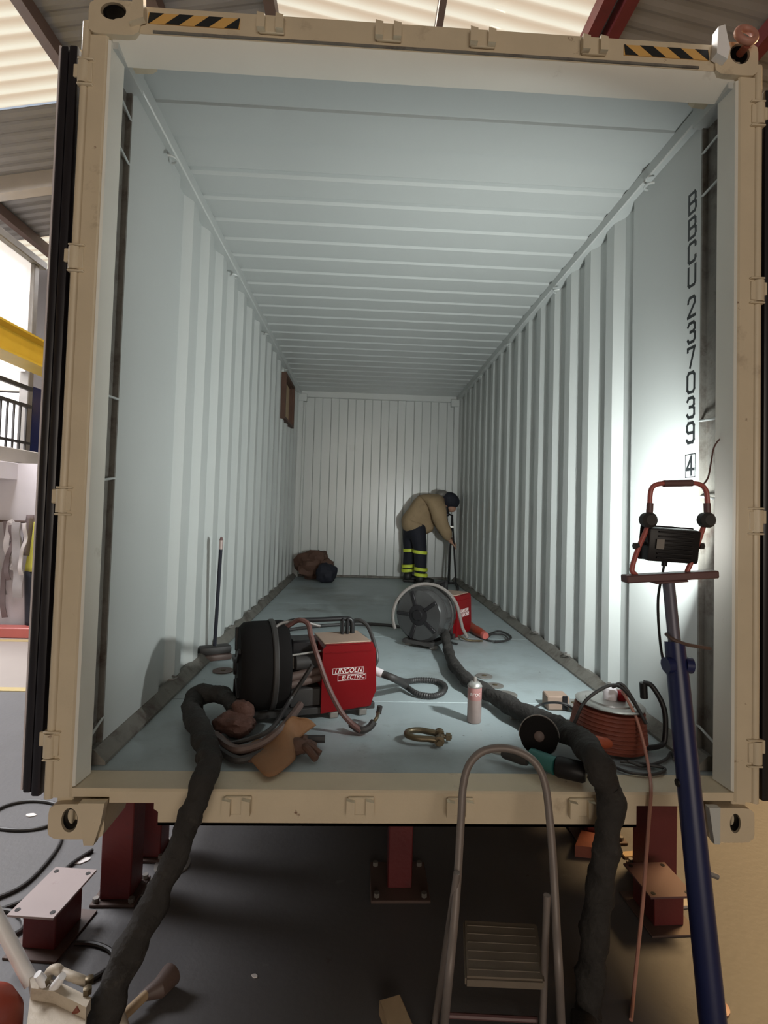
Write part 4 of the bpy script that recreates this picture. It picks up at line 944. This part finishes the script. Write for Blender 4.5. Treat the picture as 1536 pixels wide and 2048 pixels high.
# thin stand in front of the welder
ts = thing('tripod_stand', 'thin black tripod stand between the welder and the side wall', 'stand', pv(.50, -.05, 0))
hub = pv(.50, -.05, .95)
for e in (pv(.45, -.14, .012), pv(.50, .12, .012), pv(.55, -.20, .012)):
    b = BM(); cyl(b, hub, e, .012, n=8); obj('leg', b, M_black, ts)
b = BM(); cyl(b, pv(.39, -.1, .99), pv(.51, -.05, .93), .010, n=8); obj('arm', b, M_black, ts)
b = BM(); box(b, (fx + .455, fy - .1, .77), (fx + .52, fy - .04, .80), .006); obj('clamp', b, M_steel, ts)

# ================================================================== WORK LIGHT ON ITS POLE
LY = -.06
def lp(px_, py_, dy=0): return U(px_, py_, y=LY + dy)
wl = thing('work_light', 'black flood lamp on a red tube frame shining into the container', 'work light', lp(1340, 1150))
c = lp(1341, 1090)
HM = Matrix.Translation(c) @ Matrix.Rotation(-.06, 4, 'Z') @ Matrix.Rotation(.04, 4, 'Y') @ Matrix.Rotation(.10, 4, 'X')
b = BM(); box(b, (-.088, -.028, -.058), (.088, .03, .058), .008, HM, 2); hs = obj('housing', b, M_black, wl)
b = BM(); box(b, (-.094, .03, -.062), (.094, .040, .062), .004, HM); obj('bezel', b, M_black, hs)
for k in range(7):
    b = BM(); z = -.045 + k * .015; box(b, (-.06, -.036, z), (.06, -.027, z + .005), .001, HM); obj('cooling_fin', b, M_black, hs)
b = BM(); box(b, (-.066, -.0375, -.012), (-.040, -.0362, .022), 0, HM); obj('rating_label', b, M_steel_d, hs)
b = BM(); box(b, (-.08, .040, -.05), (.08, .0415, .05), 0, HM); obj('lamp_glass', b, M_lens, hs)
b = BM(); cyl(b, HM @ V((-.015, 0, -.058)), HM @ V((-.015, 0, -.075)), .010, n=10); obj('cable_gland', b, M_black, hs)
A = [lp(1272, 1150, -.02), lp(1264, 1138, -.02), lp(1276, 1098, -.012), lp(1296, 1052, -.004), lp(1300, 1030), lp(1300, 995), lp(1304, 976), lp(1318, 968), lp(1355, 966), lp(1392, 967), lp(1408, 975), lp(1414, 992), lp(1414, 1030), lp(1408, 1050, -.004), lp(1393, 1095, -.012), lp(1382, 1125, -.018), lp(1370, 1152, -.02)]
b = BM(); tube(b, cr(A, 5), .0085, 12); obj('tube_frame', b, M_pinkred, wl)
b = BM(); cyl(b, lp(1327, 967), lp(1384, 966), .0125, n=14); obj('hand_grip', b, M_maroon, wl)
for x in (1297, 1413):
    k_ = lp(x, 1040, -.02); b = BM(); lathe(b, [(.012, -.02), (.026, -.017), (.027, .012), (.018, .022)], 14, Matrix.Translation(k_) @ Matrix.Rotation(PI / 2, 4, 'X')); obj('locking_knob', b, M_blackm, wl)
    b = BM(); cyl(b, lp(x + (3 if x < 1350 else 1), 1006), lp(x + 2, 1028), .0115, n=12); obj('sleeve', b, M_maroon, wl)
for s, px_ in ((-1, 1272), (1, 1402)):
    b = BM(); e = lp(px_, 1092, -.01); cyl(b, HM @ V((s * .088, 0, 0)), e, .006, n=8); obj('pivot_bolt', b, M_black, wl)
    b = BM(); cyl(b, e - V((.008, 0, 0)), e + V((.008, 0, 0)), .012, n=6); obj('wing_nut', b, M_blackm, wl)
area('work_light_beam', HM @ V((0, .047, 0)), HM @ V((-.36, 1.0, .10)), .15, .09, 71, (.93, 1, .985), wl).data.spread = math.radians(150)
cable('lamp_lead', 'thin black lead hanging from the flood lamp beside the blue pole', [HM @ V((-.015, 0, -.075)), lp(1322, 1160, .03), lp(1316, 1200, .03), lp(1318, 1260, .03), lp(1326, 1320, .02), lp(1342, 1365, .01), lp(1358, 1398, -.01)], .0045, M_cable)
cable('tie_wire', 'thin reddish wire from the lamp frame up to the corner post', [lp(1404, 972), lp(1416, 955, .02), lp(1422, 925, .06), lp(1428, 895, .1), lp(1440, 878, .14), lp(1452, 876, .16)], .003, M_rcable)
pl = thing('lamp_pole', 'dark blue telescopic lamp pole with a maroon crossbar in front of the sill', 'pole', (.87, -.33, G))
a0, a1 = lp(1249, 1158, -.03), lp(1432, 1148, -.03)
d = (a1 - a0).normalized(); L = (a1 - a0).length
CM = Matrix.Translation(a0) @ d.to_track_quat('X', 'Z').to_matrix().to_4x4()
b = BM(); box(b, (0, -.02, -.013), (L, .03, .013), .004, CM); cb = obj('crossbar', b, M_maroon, pl)
b = BM(); box(b, (L * .30, -.022, -.020), (L * .66, .028, -.012), .003, CM); obj('saddle_plate', b, M_maroon, cb)
ft = V((.868, -.335, G + .02)); tp_ = lp(1337, 1165, -.03)
def alongp(px_, py_):         # point of the pole axis that shows at this picture row
    d_ = R @ V(((px_ - 768 - SX) / FPX, 1, -(py_ - 1024 - SY) / FPX)); best = None
    for i in range(201):
        p = tp_.lerp(ft, i / 200); q = (p - CAM); e = (q.normalized() - d_.normalized()).length
        if best is None or e < best[0]: best = (e, p)
    return best[1]
m1, m2, m3 = alongp(1350, 1285), alongp(1358, 1360), alongp(1352, 1300)
b = BM(); cyl(b, tp_, m2, .0195, n=18); obj('inner_tube', b, M_bluegrey, pl)
b = BM(); cyl(b, m1, m2 + (m2 - m1) * .05, .031, .034, n=18); obj('collar', b, M_blue, pl)
mk = (m1 + m2) / 2
for s in (-1, 1):
    b = BM(); cyl(b, mk + V((s * .02, -.01, -.01)), mk + V((s * .044, -.012, -.012)), .026, n=14); obj('clamp_knob', b, M_blue, pl)
b = BM(); cyl(b, m2, ft, .034, .038, n=20); obj('outer_tube', b, M_blue, pl)
b = BM(); lathe(b, [(.10, G), (.10, G + .012), (.04, G + .02)], 28, Matrix.Translation((ft.x, ft.y, 0))); obj('foot_plate', b, M_blue, pl)
q0 = alongp(1372, 1565); b = BM(); cyl(b, q0 + V((-.03, 0, 0)), q0 + V((-.04, 0, 0)), .012, n=8); obj('set_screw', b, M_black, pl)
q1 = alongp(1396, 1745); b = BM(); cyl(b, q1 + V((.028, 0, 0)), q1 + V((.06, -.005, -.01)), .011, n=8); obj('lock_pin', b, M_steel_d, pl)
z0 = m1; cable('tie_rod', 'short twisted steel rod wired across the lamp pole', [lp(1332, 1268, -.06), lp(1345, 1278, -.09), lp(1370, 1288, -.09), lp(1395, 1293, -.07), lp(1420, 1297, -.05)], .006, M_steel_dk, cat='rod')

# ================================================================== STEP LADDER
ld = thing('step_ladder', 'grey step ladder with a rounded grab hoop in front of the sill', 'step ladder', (.36, -.3, G))
def hy(py): return -.10 - (py - 1495) / 553 * .30       # hoop leans back towards the container
hp = lambda x, y: U(x, y, y=hy(y))
P = [hp(886, 2075), hp(897, 1960), hp(908, 1850), hp(916, 1740), hp(922, 1640), hp(926, 1575), hp(938, 1530), hp(965, 1503), hp(1005, 1496), hp(1045, 1506), hp(1074, 1530), hp(1090, 1568), hp(1098, 1625), hp(1106, 1720), hp(1112, 1840), hp(1118, 1950), hp(1124, 2075)]
P[0] = U(886, 2085, z=G + .01); P[-1] = U(1124, 2085, z=G + .01)
b = BM(); tube(b, cr(P, 6), .0125, 12); obj('grab_hoop', b, M_ladder, ld)
for a_, z_ in (((914, 1745), (868, 2060)), ((1094, 1790), (1084, 2085))):
    p = U(*a_, y=hy(a_[1]) - .02); q = U(*z_, z=G + .01)
    b = BM(); cyl(b, p, q, .0105, n=10); obj('leg', b, M_ladder, ld)
    b = BM(); lathe(b, [(.013, 0), (.015, .004), (.013, .03)], 12, Matrix.Translation((q.x, q.y, G))); obj('rubber_foot', b, M_black, ld)
zt = G + .215
Q = [U(926, 1838, z=zt), U(1074, 1846, z=zt), U(1090, 1962, z=zt), U(930, 1955, z=zt)]
b = BM(); A_ = [b.verts.new(p) for p in Q]; B_ = [b.verts.new(p - V((0, 0, .03))) for p in Q]
b.faces.new(A_); b.faces.new(B_[::-1])
for k in range(4): b.faces.new((A_[k], B_[k], B_[(k + 1) % 4], A_[(k + 1) % 4]))
bmesh.ops.bevel(b, geom=list(b.edges), offset=.006, segments=2, affect='EDGES'); tr = obj('tread', b, M_tread, ld)
for k in range(6):
    b = BM(); t_ = .12 + k * .15; p, q = Q[0].lerp(Q[3], t_), Q[1].lerp(Q[2], t_); cyl(b, p.lerp(q, .05) + V((0, 0, .0005)), p.lerp(q, .95) + V((0, 0, .0005)), .0018, n=6); obj('tread_rib', b, M_tread, tr)
b = BM(); cyl(b, U(885, 2030, z=G + .05), U(1075, 2040, z=G + .05), .008, n=8); obj('crossbar', b, M_maroon, ld)

# ================================================================== LEFT FOREGROUND AND FLOOR
for k, (pts, lab) in enumerate((
        ([(-40, 1640), (10, 1612), (55, 1602), (105, 1606), (140, 1625), (100, 1650), (40, 1660), (-40, 1652)], 'black cable loop on the floor left of the container corner'),
        ([(125, 1660), (118, 1690), (85, 1735), (40, 1775), (-30, 1805)], 'black cable running from the corner casting to the left edge'),
        ([(185, 1700), (140, 1730), (100, 1770), (50, 1800), (-30, 1830)], 'black cable passing behind the left drilled stool'),
        ([(-30, 1820), (20, 1822), (45, 1840), (40, 1862), (0, 1876), (-30, 1874)], 'small black cable loop at the left edge of the floor'),
        ([(150, 1886), (190, 1888), (222, 1902), (228, 1925), (205, 1945), (180, 1960)], 'black cable curving in front of the left drilled stool'))):
    cable('floor_cable', lab, [fl(x, y, G + .008) for x, y in pts], .008, M_cable)
for k, (px_, py_, lab) in enumerate(((163, 1722, 'white paper scrap behind the left drilled stool'), (318, 1700, 'pale round chip of paper behind the left stand'), (62, 1631, 'small white scrap inside the cable loop'), (509, 1953, 'tiny pale chip on the dark floor under the sill'))):
    c = fl(px_, py_, G); s = (.03, .035, .02, .009)[k]; b = BM()
    prism(b, [(c.x + s * math.cos(a) * (1 + .4 * math.sin(a * 2 + k)), c.y + s * .8 * math.sin(a)) for a in [2 * PI * i / 9 for i in range(9)]], G + .0005, G + .004); obj('paper_scrap', b, M_text, label=lab, cat='scrap')
for k, (px_, py_, r, lab) in enumerate(((345, 1730, .075, 'large grey disc half hidden behind the left cable bundle'), (290, 1775, .05, 'small grey disc beside the left corner stand'))):
    c = fl(px_, py_, G); b = BM(); lathe(b, [(.02, G), (r, G + .001), (r, G + .006), (.02, G + .007)], 28, Matrix.Translation((c.x, c.y, 0))); obj('steel_disc', b, M_steel_d, label=lab, cat='disc')
# pipe clamp machine
mc = thing('pipe_machine', 'cream cast machine with clamp arms in the bottom left corner', 'machine', fl(110, 2040, G))
zm = G + .20
def mp_(x, y, z=zm): return U(x, y, z=z)
b = BM(); Q = [mp_(62, 1968), mp_(118, 1980), mp_(175, 2008), mp_(165, 2070), mp_(50, 2075)]
prism(b, [(p.x, p.y) for p in Q], G, zm - .02); obj('body', b, M_creamm, mc)
b = BM(); prism(b, [(p.x, p.y) for p in (mp_(58, 1962), mp_(110, 1968), mp_(182, 2004), mp_(172, 2024), mp_(108, 1992), mp_(62, 1985))], zm - .02, zm + .012); obj('clamp_bar', b, M_creamm, mc)
b = BM(); tube(b, cr([mp_(95, 1958), mp_(100, 1943, zm + .02), mp_(112, 1938, zm + .03), mp_(122, 1945, zm + .02)], 5), .013, 10); obj('upper_jaw', b, M_creamm, mc)
b = BM(); tube(b, cr([mp_(124, 1945, zm + .02), mp_(150, 1955, zm + .02), mp_(175, 1965)], 5), .012, 10); obj('side_arm', b, M_creamm, mc)
for (x, y), (x2, y2) in (((75, 1948), (95, 1975)), ((125, 1952), (105, 1980))):
    b = BM(); cyl(b, mp_(x, y, zm + .05), mp_(x2, y2, zm), .010, .014, 10); obj('lever', b, M_glow, mc)
for x, y in ((92, 1977), (178, 1975), (174, 1996)):
    b = BM(); p = mp_(x, y); lathe(b, [(.010, 0), (.012, .002), (.012, .018), (.008, .02)], 6, Matrix.Translation((p.x, p.y, zm + .01))); obj('bolt', b, M_brass, mc)
b = BM(); tube(b, cr([mp_(165, 2010), mp_(150, 2025, zm - .03), mp_(140, 2060, zm - .06)], 5), .014, 10); obj('hose_port', b, M_orange_d, mc)
b = BM(); tube(b, cr([mp_(215, 2000, zm - .1), mp_(238, 2040, zm - .12), mp_(250, 2080, zm - .14)], 4), .02, 10); obj('support_leg', b, M_creamm, mc)
b = BM(); p0, p1 = U(-30, 1790, z=G + .42), U(62, 1965, z=G + .19); cyl(b, p0, p1, .019, n=14); wp = obj('white_pipe', b, M_glow, label='off-white pipe slanting down into the cream machine', cat='pipe')
cl = thing('gas_cylinder', 'orange-red cylinder standing at the bottom left edge', 'cylinder', U(0, 2000, z=G))
c = U(-45, 2010, z=G + .22); b = BM(); lathe(b, [(.10, 0), (.105, .01), (.105, .17), (.085, .21), (.045, .235), (.035, .24)], 32, Matrix.Translation((c.x, c.y, G))); obj('vessel', b, M_cyl, cl)
b = BM(); lathe(b, [(.032, .24), (.034, .245), (.034, .275), (.02, .28)], 16, Matrix.Translation((c.x, c.y, G))); obj('neck_ring', b, M_cyl, cl)
b = BM(); c = fl(318, 1998, G); tube(b, [(c.x - .05, c.y - .03, G + .03), (c.x, c.y, G + .035), (c.x + .02, c.y + .05, G + .035)], [.012, .03, .035], 12); hm = obj('hammer', b, M_steel_dk, label='dark hammer-like tool lying on the floor beside the left bundle', cat='tool')
b = BM(); cyl(b, (c.x - .03, c.y - .02, G + .035), (c.x - .11, c.y - .14, G + .02), .014, n=10); obj('handle', b, M_wood, hm)
# timber offcut at the bottom edge
c = fl(785, 2040, G); b = BM(); box(b, (-.035, -.13, 0), (.035, .03, .045), .003, Matrix.Translation((c.x, c.y, G)) @ Matrix.Rotation(.30, 4, 'Z')); obj('timber_offcut', b, M_wood, label='short raw timber block on the floor at the bottom edge', cat='timber')
# copper washer on the floor
c = fl(1431, 2014, G); ws = thing('flanged_washer', 'pink-copper flanged disc on the floor right of the blue pole', 'disc', c)
b = BM(); lathe(b, [(.012, .002), (.040, .001), (.040, .006), (.022, .010), (.012, .010)], 28, Matrix.Translation(c)); obj('flange', b, M_salmon, ws)
b = BM(); lathe(b, [(.006, .010), (.014, .010), (.014, .014), (.006, .013)], 18, Matrix.Translation(c)); obj('bush', b, M_steel, ws)
# things glimpsed right of the container
b = BM(); box(b, (1.85, 1.2, G), (2.0, 4.0, G + .15), .005); obj('timber_sleeper', b, M_steel_dk, label='dark timber sleeper on the floor right of the container', cat='timber')
b = BM(); box(b, (1.62, .95, G), (1.85, 4.0, G + .07), .005); obj('timber_board', b, M_wood, label='flat timber board beside the dark sleeper at right', cat='timber')
